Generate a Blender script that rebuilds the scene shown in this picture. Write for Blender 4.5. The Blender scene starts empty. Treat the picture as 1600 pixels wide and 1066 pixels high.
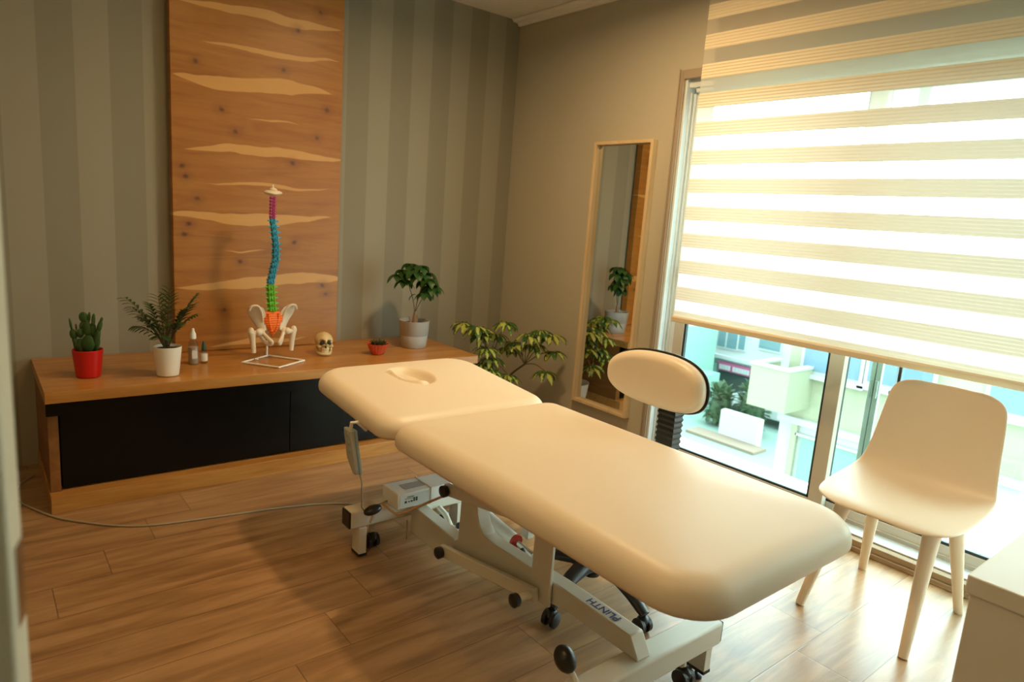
import bpy, math, random
from mathutils import Vector, Matrix
random.seed(7)
S = bpy.context.scene
COL = S.collection

# ------------------------------------------------------------------ camera
CAM = Vector((-2.912, -3.705, 1.3))
R0 = Vector((0.7796529, -0.62211419, 0.07152124))
R1 = Vector((-0.05714317, -0.18441543, -0.98118582))
R2 = Vector((0.62359924, 0.76089742, -0.1793296))
cd = bpy.data.cameras.new('camera'); cam = bpy.data.objects.new('camera', cd); COL.objects.link(cam)
cam.matrix_world = Matrix(((R0.x, -R1.x, -R2.x, CAM.x), (R0.y, -R1.y, -R2.y, CAM.y), (R0.z, -R1.z, -R2.z, CAM.z), (0, 0, 0, 1)))
cd.sensor_width = 36; cd.lens = 36 * 1050.0 / 1600; cd.clip_start = .02
cd.dof.use_dof = True; cd.dof.focus_distance = 2.3; cd.dof.aperture_fstop = 4.0
S.camera = cam
# ------------------------------------------------------------------ world / lights / exposure
S.view_settings.view_transform = 'Standard'; S.view_settings.look = 'None'
S.view_settings.gamma = 1; S.view_settings.use_curve_mapping = False
S.view_settings.exposure = 0.7
S.cycles.use_denoising = True
S.cycles.max_bounces = 8; S.cycles.transparent_max_bounces = 16; S.cycles.sample_clamp_indirect = 6
S.cycles.caustics_reflective = False; S.cycles.caustics_refractive = False
W = bpy.data.worlds.new('World'); S.world = W; W.use_nodes = True
wn = W.node_tree.nodes; wl = W.node_tree.links
bg = wn['Background']
tc = wn.new('ShaderNodeTexCoord'); sx = wn.new('ShaderNodeSeparateXYZ'); mr = wn.new('ShaderNodeMapRange')
rp = wn.new('ShaderNodeValToRGB')
wl.new(tc.outputs['Generated'], sx.inputs[0]); wl.new(sx.outputs['Z'], mr.inputs[0])
mr.inputs[1].default_value = -.2; mr.inputs[2].default_value = .8
wl.new(mr.outputs[0], rp.inputs[0])
rp.color_ramp.elements[0].color = (.62, .66, .64, 1); rp.color_ramp.elements[1].color = (.78, .9, 1, 1)
e = rp.color_ramp.elements.new(.3); e.color = (.95, .98, 1, 1)
wl.new(rp.outputs[0], bg.inputs[0])
# thin overcast, the bright side of the sky lies beyond the street (+x)
mr2 = wn.new('ShaderNodeMapRange'); wl.new(sx.outputs['X'], mr2.inputs[0])
mr2.inputs[1].default_value = -.35; mr2.inputs[2].default_value = .5; mr2.inputs[3].default_value = 2.7; mr2.inputs[4].default_value = 7.2
wl.new(mr2.outputs[0], bg.inputs[1])

def area(name, loc, size, power, color, rot=(0, 0, 0), shape='DISK', spread=180, portal=False, sy=None):
    l = bpy.data.lights.new(name, 'AREA'); l.shape = shape; l.size = size; l.energy = power; l.color = color
    if sy: l.size_y = sy
    l.spread = math.radians(spread)
    o = bpy.data.objects.new(name, l); COL.objects.link(o); o.location = loc; o.rotation_euler = rot
    if portal: l.cycles.is_portal = True
    return o
for (x, y, p, c) in [(-3.0, -2.7, 6.0, (1, .6, .22)), (-2.0, -1.3, 4, (1, .6, .22)), (-.95, -1.6, 16, (1, .68, .34))]:
    area('ceiling_spotlight', (x, y, 2.53), .16, p, c, spread=170)
area('window_portal', (.12, -3.1, 1.1), 3.6, 1, (1, 1, 1), (0, math.radians(-90), 0), 'RECTANGLE', portal=True, sy=2.0)
bpy.data.objects['window_portal'].rotation_euler = (math.radians(90), 0, math.radians(-90))

# ------------------------------------------------------------------ helpers
PI = math.pi
def lerp(a, b, t): return a + (b - a) * t
def V(*a): return Vector(a)

class MB:
    def __init__(s): s.v = []; s.f = []; s.uv = []
    def add(s, vs, fs, uvs=None):
        o = len(s.v); s.v += [tuple(v) for v in vs]
        for i, f in enumerate(fs):
            s.f.append([o + k for k in f])
            s.uv.append([uvs[k] for k in f] if uvs else [(0, 0)] * len(f))
        return s
    def box(s, x0, x1, y0, y1, z0, z1):
        vs = [(x, y, z) for z in (z0, z1) for y in (y0, y1) for x in (x0, x1)]
        return s.add(vs, [(0, 2, 3, 1), (4, 5, 7, 6), (0, 1, 5, 4), (2, 6, 7, 3), (0, 4, 6, 2), (1, 3, 7, 5)])
    def prism(s, poly, axis, a, b):
        n = len(poly)
        def mk(p, t): return {'x': (t, p[0], p[1]), 'y': (p[0], t, p[1]), 'z': (p[0], p[1], t)}[axis]
        vs = [mk(p, a) for p in poly] + [mk(p, b) for p in poly]
        fs = [tuple(range(n)), tuple(range(2 * n - 1, n - 1, -1))] + [(i, i + n, (i + 1) % n + n, (i + 1) % n) for i in range(n)]
        return s.add(vs, fs)
    def tube(s, pts, r, seg=12, caps=True, flat=1.0, up=None):
        pts = [Vector(p) for p in pts]; n = len(pts)
        rs = r if isinstance(r, (list, tuple)) else [r] * n
        vs = []; prev = None
        for i, p in enumerate(pts):
            t = (pts[min(i + 1, n - 1)] - pts[max(i - 1, 0)])
            if t.length < 1e-9: t = V(0, 0, 1)
            t.normalize()
            a = prev if prev is not None else (Vector(up) if up else (V(0, 0, 1) if abs(t.z) < .9 else V(1, 0, 0)))
            b = t.cross(a); b.normalize(); a = b.cross(t); a.normalize(); prev = a
            for k in range(seg):
                w = 2 * PI * k / seg
                vs.append(p + a * (math.cos(w) * rs[i] * flat) + b * (math.sin(w) * rs[i]))
        fs = [(i * seg + k, i * seg + (k + 1) % seg, (i + 1) * seg + (k + 1) % seg, (i + 1) * seg + k) for i in range(n - 1) for k in range(seg)]
        if caps: fs += [tuple(range(seg - 1, -1, -1)), tuple((n - 1) * seg + k for k in range(seg))]
        return s.add(vs, fs)
    def lathe(s, c, prof, seg=32, rip=None):
        vs = []; n = len(prof)
        for (r, z) in prof:
            for k in range(seg):
                w = 2 * PI * k / seg; q = rip(w, r, z) if rip else 1
                vs.append((c[0] + r * q * math.cos(w), c[1] + r * q * math.sin(w), c[2] + z))
        fs = [(i * seg + k, i * seg + (k + 1) % seg, (i + 1) * seg + (k + 1) % seg, (i + 1) * seg + k) for i in range(n - 1) for k in range(seg)]
        fs += [tuple(range(seg - 1, -1, -1)), tuple((n - 1) * seg + k for k in range(seg))]
        return s.add(vs, fs)
    def ell(s, c, r, M=None, nu=16, nv=10, fn=None):
        vs = []
        for j in range(nv + 1):
            th = PI * j / nv
            for k in range(nu):
                ph = 2 * PI * k / nu
                d = V(math.sin(th) * math.cos(ph), math.sin(th) * math.sin(ph), math.cos(th))
                p = V(d.x * r[0], d.y * r[1], d.z * r[2])
                if fn: p = fn(d, p)
                if M: p = M @ p
                vs.append(Vector(c) + p)
        fs = [(j * nu + k, (j + 1) * nu + k, (j + 1) * nu + (k + 1) % nu, j * nu + (k + 1) % nu) for j in range(nv) for k in range(nu)]
        return s.add(vs, fs)
    def leaf(s, base, d, up, L, w, droop=.3, n=6, fold=.15, tip=1.0, shape=None):
        d = Vector(d).normalized(); up = Vector(up); side = d.cross(up)
        if side.length < 1e-4: side = d.cross(V(1, 0, 0))
        side.normalize(); up = side.cross(d).normalized()
        vs = []; uv = []; p = Vector(base); cd_ = d.copy()
        for i in range(n + 1):
            t = i / n
            ww = (shape(t) if shape else math.sin(PI * min(1, t * .93 + .05)) ** .8) * w * .5
            if i == n: ww = w * .02
            u2 = side.cross(cd_).normalized()
            for q in (-1, 0, 1):
                vs.append(p + side * q * ww + u2 * abs(q) * ww * fold * 2); uv.append((q * .5 + .5, t))
            cd_ = (cd_ + V(0, 0, -1) * droop / n).normalized(); p = p + cd_ * L / n
        fs = []
        for i in range(n):
            for q in (0, 1): fs.append((i * 3 + q, i * 3 + q + 1, i * 3 + q + 4, i * 3 + q + 3))
        return s.add(vs, fs, uv)
    def build(s, name, mat, parent=None, at=None, smooth=True, bevel=0, seg=2, sub=0, solid=0, angle=40):
        o0 = Vector(parent['_o']) if parent is not None and '_o' in parent else (Vector(at) if at else V(0, 0, 0))
        me = bpy.data.meshes.new(name)
        me.from_pydata([tuple(Vector(v) - o0) for v in s.v], [], s.f)
        ul = me.uv_layers.new(name='UVMap'); i = 0
        for fu in s.uv:
            for u in fu: ul.data[i].uv = u; i += 1
        me.validate(); me.update()
        o = bpy.data.objects.new(name, me); COL.objects.link(o)
        if mat: me.materials.append(mat)
        if smooth:
            me.shade_smooth(); me.set_sharp_from_angle(angle=math.radians(angle))
        if parent is not None: o.parent = parent; o['_o'] = tuple(o0)
        else: o.location = o0; o['_o'] = tuple(o0)
        if solid:
            m = o.modifiers.new('s', 'SOLIDIFY'); m.thickness = solid; m.offset = -1
        if bevel:
            m = o.modifiers.new('b', 'BEVEL'); m.width = bevel; m.segments = seg; m.limit_method = 'ANGLE'; m.angle_limit = math.radians(35)
        if sub:
            m = o.modifiers.new('u', 'SUBSURF'); m.levels = sub; m.render_levels = sub
        return o

def tag(o, label, cat, group=None):
    o['label'] = label; o['category'] = cat
    if group: o['group'] = group
    return o
def thing(name, label, cat, loc, group=None):
    o = bpy.data.objects.new(name, None); COL.objects.link(o); o.location = loc; o['_o'] = tuple(loc)
    o.empty_display_size = .05
    return tag(o, label, cat, group)
def struct(o): o['kind'] = 'structure'; return o
def B(name, dims, mat, parent=None, at=None, bevel=0, **k):
    return MB().box(*dims).build(name, mat, parent, at=at, bevel=bevel, **k)

# ------------------------------------------------------------------ materials
def mat(name, col, rough=.5, metal=0, spec=.5, **k):
    m = bpy.data.materials.new(name); m.use_nodes = True; p = m.node_tree.nodes['Principled BSDF']
    p.inputs['Base Color'].default_value = (*col, 1); p.inputs['Roughness'].default_value = rough
    p.inputs['Metallic'].default_value = metal; p.inputs['Specular IOR Level'].default_value = spec
    for a, b in k.items(): p.inputs[a.replace('_', ' ')].default_value = b
    return m
class NT:
    def __init__(s, m): s.t = m.node_tree; s.p = m.node_tree.nodes['Principled BSDF']; s.out = m.node_tree.nodes['Material Output']
    def n(s, t, **k):
        a = s.t.nodes.new('ShaderNode' + t)
        for q, v in k.items(): setattr(a, q, v)
        return a
    def l(s, a, b): s.t.links.new(a, b)
    def math(s, op, a, b=None, c=None, clamp=False):
        m = s.n('Math', operation=op, use_clamp=clamp)
        for i, x in enumerate((a, b, c)):
            if x is None: continue
            if isinstance(x, (int, float)): m.inputs[i].default_value = x
            else: s.l(x, m.inputs[i])
        return m.outputs[0]
    def mix(s, f, a, b):
        m = s.n('MixRGB')
        for i, x in enumerate((f, a, b)):
            if isinstance(x, (int, float)): m.inputs[i].default_value = x
            elif isinstance(x, tuple): m.inputs[i].default_value = (*x, 1)
            else: s.l(x, m.inputs[i])
        return m.outputs[0]
    def noise(s, vec, scale, detail=3, rough=.5, dist=0):
        a = s.n('TexNoise'); a.inputs['Scale'].default_value = scale; a.inputs['Detail'].default_value = detail
        a.inputs['Roughness'].default_value = rough; a.inputs['Distortion'].default_value = dist
        if vec is not None: s.l(vec, a.inputs['Vector'])
        return a.outputs['Fac']
    def ramp(s, f, st):
        r = s.n('ValToRGB'); cr = r.color_ramp
        while len(cr.elements) < len(st): cr.elements.new(.5)
        for e_, (p, c) in zip(cr.elements, st): e_.position = p; e_.color = (*c, 1)
        s.l(f, r.inputs[0]); return r.outputs[0]
    def mapping(s, vec, sc=(1, 1, 1), loc=(0, 0, 0)):
        a = s.n('Mapping'); a.inputs['Scale'].default_value = sc; a.inputs['Location'].default_value = loc; s.l(vec, a.inputs['Vector']); return a.outputs[0]
    def obj(s): return s.n('TexCoord').outputs['Object']
    def pos(s): return s.n('NewGeometry').outputs['Position']
    def xyz(s, v):
        a = s.n('SeparateXYZ'); s.l(v, a.inputs[0]); return a.outputs
    def comb(s, x, y, z):
        a = s.n('CombineXYZ')
        for i, q in enumerate((x, y, z)):
            if isinstance(q, (int, float)): a.inputs[i].default_value = q
            else: s.l(q, a.inputs[i])
        return a.outputs[0]
    def bump(s, h, st=.2, d=.01):
        a = s.n('Bump'); a.inputs['Strength'].default_value = st; a.inputs['Distance'].default_value = d
        s.l(h, a.inputs['Height']); s.l(a.outputs[0], s.p.inputs['Normal'])

def m_wall(name, striped):
    m = mat(name, (.36, .325, .26), .75, spec=.25); t = NT(m); P = t.pos(); x = t.xyz(P)
    n = t.noise(P, 220, 2)
    if striped:
        sh = t.math('MULTIPLY', t.math('LESS_THAN', x[0], -1.7), .066)
        ph = t.math('FRACT', t.math('DIVIDE', t.math('ADD', t.math('ADD', x[0], sh), 1.066 + .273 * 10), .273))
        tri = t.math('ABSOLUTE', t.math('SUBTRACT', ph, .25))
        f = t.math('MULTIPLY_ADD', t.math('SUBTRACT', .25, t.math('MINIMUM', tri, t.math('SUBTRACT', 1, tri))), 120, .5, clamp=True)
        c = t.mix(f, (.262, .244, .19), (.325, .302, .238))
    else:
        c = t.mix(0.0, (.48, .44, .345), (.4, .36, .3))
    c2 = t.mix(t.math('MULTIPLY', n, .12), c, (.2, .18, .14))
    t.l(c2, t.p.inputs['Base Color']); t.bump(n, .12, .001)
    return m
M_WALLS = m_wall('striped_wallpaper', True); M_WALL = m_wall('taupe_wall', False)
M_CEIL = mat('ceiling_paint', (.78, .74, .66), .8, spec=.2)

def m_floor():
    m = mat('laminate', (.4, .25, .14), .33, spec=.6); t = NT(m); P = t.pos(); x = t.xyz(P)
    pw = .1965; y0 = 1.24
    v = t.math('DIVIDE', t.math('SUBTRACT', t.math('MULTIPLY', x[1], -1), y0), pw)
    row = t.math('FLOOR', v); fv = t.math('SUBTRACT', v, row)
    off = t.math('ADD', t.math('MULTIPLY', row, .172), t.math('MULTIPLY', t.math('GREATER_THAN', row, 4.5), -.83))
    u = t.math('DIVIDE', t.math('ADD', t.math('ADD', x[0], off), 2.76 + 12.0), 1.2)
    col = t.math('FLOOR', u); fu = t.math('SUBTRACT', u, col)
    rnd = t.n('TexWhiteNoise'); t.l(t.comb(col, row, 0), rnd.inputs['Vector'])
    r = rnd.outputs['Value']
    pv = t.comb(t.math('ADD', x[0], t.math('MULTIPLY', r, 37)), t.math('ADD', x[1], t.math('MULTIPLY', r, 11)), 0)
    n1 = t.noise(t.mapping(pv, (1.1, 9, 1)), 2.2, 5, .6, .6)
    n2 = t.noise(t.mapping(pv, (2, 60, 1)), 3, 3, .6)
    n3 = t.noise(t.mapping(pv, (2.2, 6, 1)), 1.6, 2, .5, 1.5)
    c = t.ramp(n1, [(.25, (.15, .07, .026)), (.45, (.31, .165, .07)), (.6, (.43, .245, .115)), (.8, (.49, .31, .165))])
    c = t.mix(t.math('MULTIPLY', n2, .35), c, (.22, .12, .06))
    k = t.math('MULTIPLY', t.math('SUBTRACT', n3, .62), 5, clamp=True)
    c = t.mix(t.math('MULTIPLY', k, .5), c, (.15, .085, .045))
    c = t.mix(t.math('MULTIPLY', r, .25), c, (.42, .27, .16))
    ev = t.math('MINIMUM', fv, t.math('SUBTRACT', 1, fv)); eu = t.math('MULTIPLY', t.math('MINIMUM', fu, t.math('SUBTRACT', 1, fu)), 1.2 / pw)
    g = t.math('SUBTRACT', 1, t.math('DIVIDE', t.math('MINIMUM', ev, eu), .014), clamp=True)
    c = t.mix(t.math('MULTIPLY', g, .7), c, (.07, .035, .018))
    t.l(c, t.p.inputs['Base Color'])
    h = t.math('SUBTRACT', t.math('MULTIPLY', n2, .12), g); t.bump(h, .25, .0015)
    t.l(t.math('MULTIPLY_ADD', n2, .16, .24), t.p.inputs['Roughness'])
    return m
M_FLOOR = m_floor()

def m_wood(name, axis, cols, sc=1.0, rough=.35, seed=0):
    m = mat(name, cols[1], rough, spec=.45); t = NT(m); P = t.obj()
    s = {'x': (1.2, 12, 12), 'z': (12, 12, 1.2), 'y': (12, 1.2, 12)}[axis]
    v = t.mapping(P, tuple(a * sc for a in s), (seed, seed * 2, seed * 3))
    n1 = t.noise(v, 1.6, 5, .6, .8); n2 = t.noise(t.mapping(P, tuple(a * sc * 5 for a in s)), 2, 3)
    c = t.ramp(n1, [(.25, cols[0]), (.5, cols[1]), (.75, cols[2])])
    c = t.mix(t.math('MULTIPLY', n2, .3), c, cols[0])
    t.l(c, t.p.inputs['Base Color']); t.bump(n2, .06, .001)
    return m
OAK = [(.30, .115, .022), (.46, .21, .05), (.58, .31, .095)]
M_OAK = m_wood('console_oak', 'x', OAK, 1, .28)
M_OAK_SHADE = m_wood('console_oak_shade', 'y', [(.15, .05, .01), (.23, .09, .02), (.3, .13, .035)], 1, .5)  # same oak darkened: shade on the unlit side panels put into the colour
M_BIRCH = m_wood('birch', 'z', [(.55, .38, .2), (.66, .5, .3), (.72, .57, .37)], 1, .45)
M_SILLWOOD = m_wood('threshold_wood', 'y', [(.2, .12, .06), (.34, .22, .12), (.45, .32, .2)], 1, .4)
M_TRIM = mat('window_trim', (.34, .27, .2), .5)

STREAKS = [(-2.087, 2.181, -1.273, 2.233, .0434), (-1.986, 2.02, -1.276, 2.056, .0248), (-2.117, 1.851, -1.323, 1.885, .062), (-1.774, 1.697, -1.495, 1.711, .0093), (-2.072, 1.521, -1.24, 1.563, .0434), (-1.975, 1.36, -1.311, 1.386, .0155), (-2.16, 1.194, -1.307, 1.217, .0434), (-1.892, 1.026, -1.66, 1.039, .0093), (-2.118, .846, -1.2, .892, .0496), (-1.964, .538, -1.436, .557, .0248), (-2.1, 2.35, -1.3, 2.40, .04)]
KNOTS = [(-1.516, 2.174), (-1.897, 1.725), (-1.35, 1.804), (-1.827, 1.628), (-1.534, 1.505), (-2.082, 1.435), (-2.063, 1.386), (-1.402, 1.65), (-2.011, 1.285), (-2.073, 1.107), (-1.521, 1.085), (-2.054, 1.158), (-1.806, .975), (-1.887, .724), (-1.355, .849), (-1.335, .801), (-2.013, 1.931), (-1.587, 1.965), (-1.397, 2.288)]
def m_panel():
    m = mat('cedar_veneer', (.45, .2, .06), .38, spec=.4); t = NT(m); P = t.pos()
    nz = t.noise(t.mapping(P, (3, 1, 7)), 1.3, 2, .5, .3)
    xx = t.xyz(P); x = xx[0]; z = t.math('ADD', xx[2], t.math('MULTIPLY', t.math('SUBTRACT', nz, .5), .05))
    total = None
    for i, (x1, z1, x2, z2, h) in enumerate(STREAKS):
        u = t.math('DIVIDE', t.math('SUBTRACT', x, x1), x2 - x1, clamp=True)
        bell = t.math('MULTIPLY', t.math('MULTIPLY', u, t.math('SUBTRACT', 1, u)), 4)
        zc = t.math('MULTIPLY_ADD', u, z2 - z1, z1)
        zc = t.math('ADD', zc, t.math('MULTIPLY', t.math('SINE', t.math('MULTIPLY_ADD', u, 6.28, i * 1.3)), min(.012, h * .35)))
        hh = t.math('MULTIPLY', t.math('POWER', bell, .7), h * .62)
        d = t.math('SUBTRACT', hh, t.math('ABSOLUTE', t.math('SUBTRACT', z, zc)))
        k = t.math('MULTIPLY', d, 260, clamp=True)
        total = k if total is None else t.math('MAXIMUM', total, k)
    n1 = t.noise(t.mapping(P, (1.0, 1, 9)), 2.0, 5, .62, 1.0)
    n2 = t.noise(t.mapping(P, (4, 1, 80)), 2, 3)
    c = t.ramp(n1, [(.25, (.28, .10, .015)), (.5, (.38, .155, .025)), (.72, (.44, .20, .038))])
    c = t.mix(t.math('MULTIPLY', n2, .25), c, (.27, .1, .025))
    c = t.mix(t.math('MULTIPLY', total, .8), c, (.66, .37, .12))
    kd = None
    nk = t.noise(P, 40, 2)
    for (kx, kz) in KNOTS:
        dx = t.math('MULTIPLY', t.math('SUBTRACT', x, kx), .85); dz = t.math('SUBTRACT', xx[2], kz)
        d2 = t.math('SQRT', t.math('ADD', t.math('MULTIPLY', dx, dx), t.math('MULTIPLY', dz, dz)))
        kd = d2 if kd is None else t.math('MINIMUM', kd, d2)
    kn = t.math('ADD', kd, t.math('MULTIPLY', t.math('SUBTRACT', nk, .5), .02))
    k1 = t.math('SUBTRACT', 1, t.math('DIVIDE', kn, .045), clamp=True)
    k2 = t.math('SUBTRACT', 1, t.math('DIVIDE', kn, .015), clamp=True)
    c = t.mix(t.math('MULTIPLY', k1, .55), c, (.2, .07, .022))
    c = t.mix(t.math('MULTIPLY', k2, .9), c, (.05, .025, .012))
    t.l(c, t.p.inputs['Base Color']); t.bump(n2, .05, .001)
    return m
M_PANEL = m_panel()

M_BLACK = mat('black_gloss', (.004, .004, .004), .22, spec=.22)
M_BLACKM = mat('black_matt', (.01, .01, .01), .6)
M_PLASTIC = mat('black_plastic', (.015, .016, .018), .35)
M_LEATHER = mat('beige_leatherette', (.78, .67, .53), .42, spec=.4)
t = NT(M_LEATHER); t.bump(t.noise(t.obj(), 260, 3), .05, .001)
M_STEEL = mat('cream_powder_coat', (.72, .69, .60), .28, spec=.5)
M_WHITEM = mat('white_lacquer', (.8, .8, .77), .35)
M_ALU = mat('window_aluminium', (.62, .66, .68), .35, metal=.0)
M_MULL = mat('grey_beige_frame', (.50, .44, .36), .4)
M_GASKET = mat('gasket', (.02, .03, .035), .5)
M_CHROME = mat('chrome', (.75, .75, .75), .15, metal=1)
M_MIRROR = mat('mirror_glass', (.82, .84, .82), .01, metal=1)
M_DESK = mat('desk_white', (.86, .85, .82), .28)
M_DOOR = mat('door_cream', (.74, .68, .55), .45)
M_CHAIR = mat('chair_polypropylene', (.78, .64, .48), .42)
M_REDPOT = mat('red_ceramic', (.55, .01, .008), .3)
M_WHITEPOT = mat('white_ceramic', (.82, .78, .7), .35)
M_GREYPOT = mat('grey_ceramic', (.42, .41, .39), .55)
M_ORANGEPOT = mat('terracotta_red', (.62, .09, .04), .4)
M_SOIL = mat('soil', (.035, .02, .012), .95)
def m_leaf(name, c1, c2, rough=.4):
    m = mat(name, c1, rough, spec=.4); t = NT(m)
    c = t.mix(t.noise(t.obj(), 25, 2), c1, c2); t.l(c, t.p.inputs['Base Color'])
    t.p.inputs['Subsurface Weight'].default_value = 0
    tr = t.n('BsdfTranslucent'); t.l(c, tr.inputs[0]); mx = t.n('MixShader'); mx.inputs[0].default_value = .25
    t.l(t.p.outputs[0], mx.inputs[1]); t.l(tr.outputs[0], mx.inputs[2]); t.l(mx.outputs[0], t.out.inputs[0])
    return m
M_LEAF = m_leaf('dark_leaf', (.018, .06, .014), (.04, .12, .02))
M_PALM = m_leaf('palm_leaf', (.02, .06, .015), (.05, .11, .03))
M_CACT = m_leaf('cactus_skin', (.03, .10, .025), (.08, .16, .05))
M_SUCC = m_leaf('succulent', (.06, .16, .06), (.16, .07, .03))
M_STEM = mat('stem', (.12, .1, .04), .7)
M_TRUNK = mat('trunk', (.35, .2, .11), .7)
def m_sch():
    m = m_leaf('variegated_leaf', (.03, .1, .02), (.05, .14, .03)); t = NT(m)
    uv = t.n('UVMap'); uv.uv_map = 'UVMap'; x = t.xyz(uv.outputs[0])
    c0 = t.mix(t.noise(t.obj(), 30, 2), (.022, .07, .014), (.05, .13, .025))
    n = t.noise(t.obj(), 16, 3, .6, .5)
    edge = t.math('ABSOLUTE', t.math('SUBTRACT', x[0], .5))
    f = t.math('MULTIPLY', t.math('SUBTRACT', t.math('ADD', t.math('SUBTRACT', n, t.math('MULTIPLY', edge, .40)), .05), .45), 16, clamp=True)
    c = t.mix(f, c0, (.44, .46, .09))
    t.l(c, t.p.inputs['Base Color'])
    for nd in t.t.nodes:
        if nd.type == 'BSDF_TRANSLUCENT': t.l(c, nd.inputs[0])
    return m
M_SCH = m_sch()
M_BONE = mat('bone_plastic', (.72, .62, .48), .45)
M_SKULL = mat('skull_resin', (.62, .48, .25), .5)
M_VIO = mat('purple_vertebra', (.42, .05, .22), .4); M_BLU = mat('blue_vertebra', (.03, .32, .52), .4)
M_GRN = mat('green_vertebra', (.14, .5, .03), .4); M_ORG = mat('orange_sacrum', (.85, .16, .01), .45)
M_CORD = mat('grey_cord', (.35, .3, .22), .5)
M_SIGNBLUE = mat('blue_lettering', (.03, .06, .25), .4)
M_SOFTGREY = mat('handset_grey', (.42, .42, .38), .45); M_SOFTBLUE = mat('handset_blue', (.28, .4, .45), .4)

def m_glass(name, tint, refl=.05):
    m = bpy.data.materials.new(name); m.use_nodes = True; nt = m.node_tree; nt.nodes.clear()
    o = nt.nodes.new('ShaderNodeOutputMaterial'); a = nt.nodes.new('ShaderNodeBsdfTransparent'); g = nt.nodes.new('ShaderNodeBsdfGlossy')
    f = nt.nodes.new('ShaderNodeLayerWeight'); f.inputs[0].default_value = .5; pw = nt.nodes.new('ShaderNodeMath'); pw.operation = 'POWER'; pw.inputs[1].default_value = 4; ml = nt.nodes.new('ShaderNodeMath'); ml.operation = 'MULTIPLY_ADD'; ml.inputs[1].default_value = .7; ml.inputs[2].default_value = .04; mx = nt.nodes.new('ShaderNodeMixShader')
    a.inputs[0].default_value = (*tint, 1); g.inputs['Roughness'].default_value = .01
    nt.links.new(f.outputs['Facing'], pw.inputs[0]); nt.links.new(pw.outputs[0], ml.inputs[0]); nt.links.new(ml.outputs[0], mx.inputs[0]); nt.links.new(a.outputs[0], mx.inputs[1]); nt.links.new(g.outputs[0], mx.inputs[2]); nt.links.new(mx.outputs[0], o.inputs[0])
    return m
M_PANE = m_glass('window_glass', (.86, .985, .95))
M_CLEAR = m_glass('clear_plastic', (.86, .86, .84))

def m_fabric(sheer):
    m = bpy.data.materials.new('blind_sheer' if sheer else 'blind_band'); m.use_nodes = True; nt = m.node_tree; nt.nodes.clear()
    o = nt.nodes.new('ShaderNodeOutputMaterial'); d = nt.nodes.new('ShaderNodeBsdfDiffuse'); tl = nt.nodes.new('ShaderNodeBsdfTranslucent'); tp = nt.nodes.new('ShaderNodeBsdfTransparent')
    c = (.88, .80, .66) if sheer else (.80, .70, .52)
    ct = (.93, .89, .8) if sheer else (.95, .87, .72)
    d.inputs[0].default_value = (*c, 1); tl.inputs[0].default_value = (*ct, 1)
    a = nt.nodes.new('ShaderNodeMixShader'); b = nt.nodes.new('ShaderNodeMixShader')
    a.inputs[0].default_value = .6 if sheer else .135; b.inputs[0].default_value = .38 if sheer else .0
    nt.links.new(d.outputs[0], a.inputs[1]); nt.links.new(tl.outputs[0], a.inputs[2])
    nt.links.new(a.outputs[0], b.inputs[1]); nt.links.new(tp.outputs[0], b.inputs[2]); nt.links.new(b.outputs[0], o.inputs[0])
    return m
M_SHEER = m_fabric(True); M_BAND = m_fabric(False)

# ------------------------------------------------------------------ room
XL, YF, HC = -3.75, -5.0, 2.57
struct(B('floor', (XL - .1, 0, YF - .1, 0, -.12, 0), M_FLOOR))
struct(B('ceiling', (XL - .1, .14, YF - .1, .1, HC, HC + .1), M_CEIL))
struct(B('wall_back', (XL - .1, .14, 0, .1, -.12, HC), M_WALLS))
struct(B('wall_left', (XL - .1, XL, YF, 0, -.12, HC), M_WALL))
struct(B('wall_front', (XL - .1, .14, YF - .1, YF, -.12, HC), M_WALL))
w = MB(); w.box(0, .2, -1.40, 0, -.12, HC); w.box(0, .2, YF, -1.40, 2.075, HC); w.box(0, .2, YF, -4.9, -.12, 2.075); w.box(0, .2, -4.9, -1.40, -.12, 0)
struct(w.build('wall_right', M_WALL, smooth=False))
# cornice on the window wall
struct(MB().prism([(-.004, 2.535), (-.02, 2.535), (-.028, 2.55), (-.06, 2.552), (-.075, 2.567), (-.004, 2.567)], 'y', -4.98, -.005).build('trim_1', M_CEIL, smooth=False))
# wooden threshold under the window
tr = MB(); tr.box(-.022, .045, -4.88, -1.40, 0, .022); tr.box(-.012, .05, -4.88, -1.40, .022, .048)
struct(tr.build('trim_2', M_SILLWOOD, bevel=.003))
tr = MB(); tr.box(-.012, .0, -1.398, -1.362, .0, 2.105); tr.box(-.02, -.012, -1.372, -1.366, .0, 2.11); tr.box(-.012, .0, -4.9, -1.398, 2.06, 2.105); tr.box(-.016, -.012, -1.39, -1.386, .0, 2.09)
struct(tr.build('trim_3', M_TRIM, bevel=.002))
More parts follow.
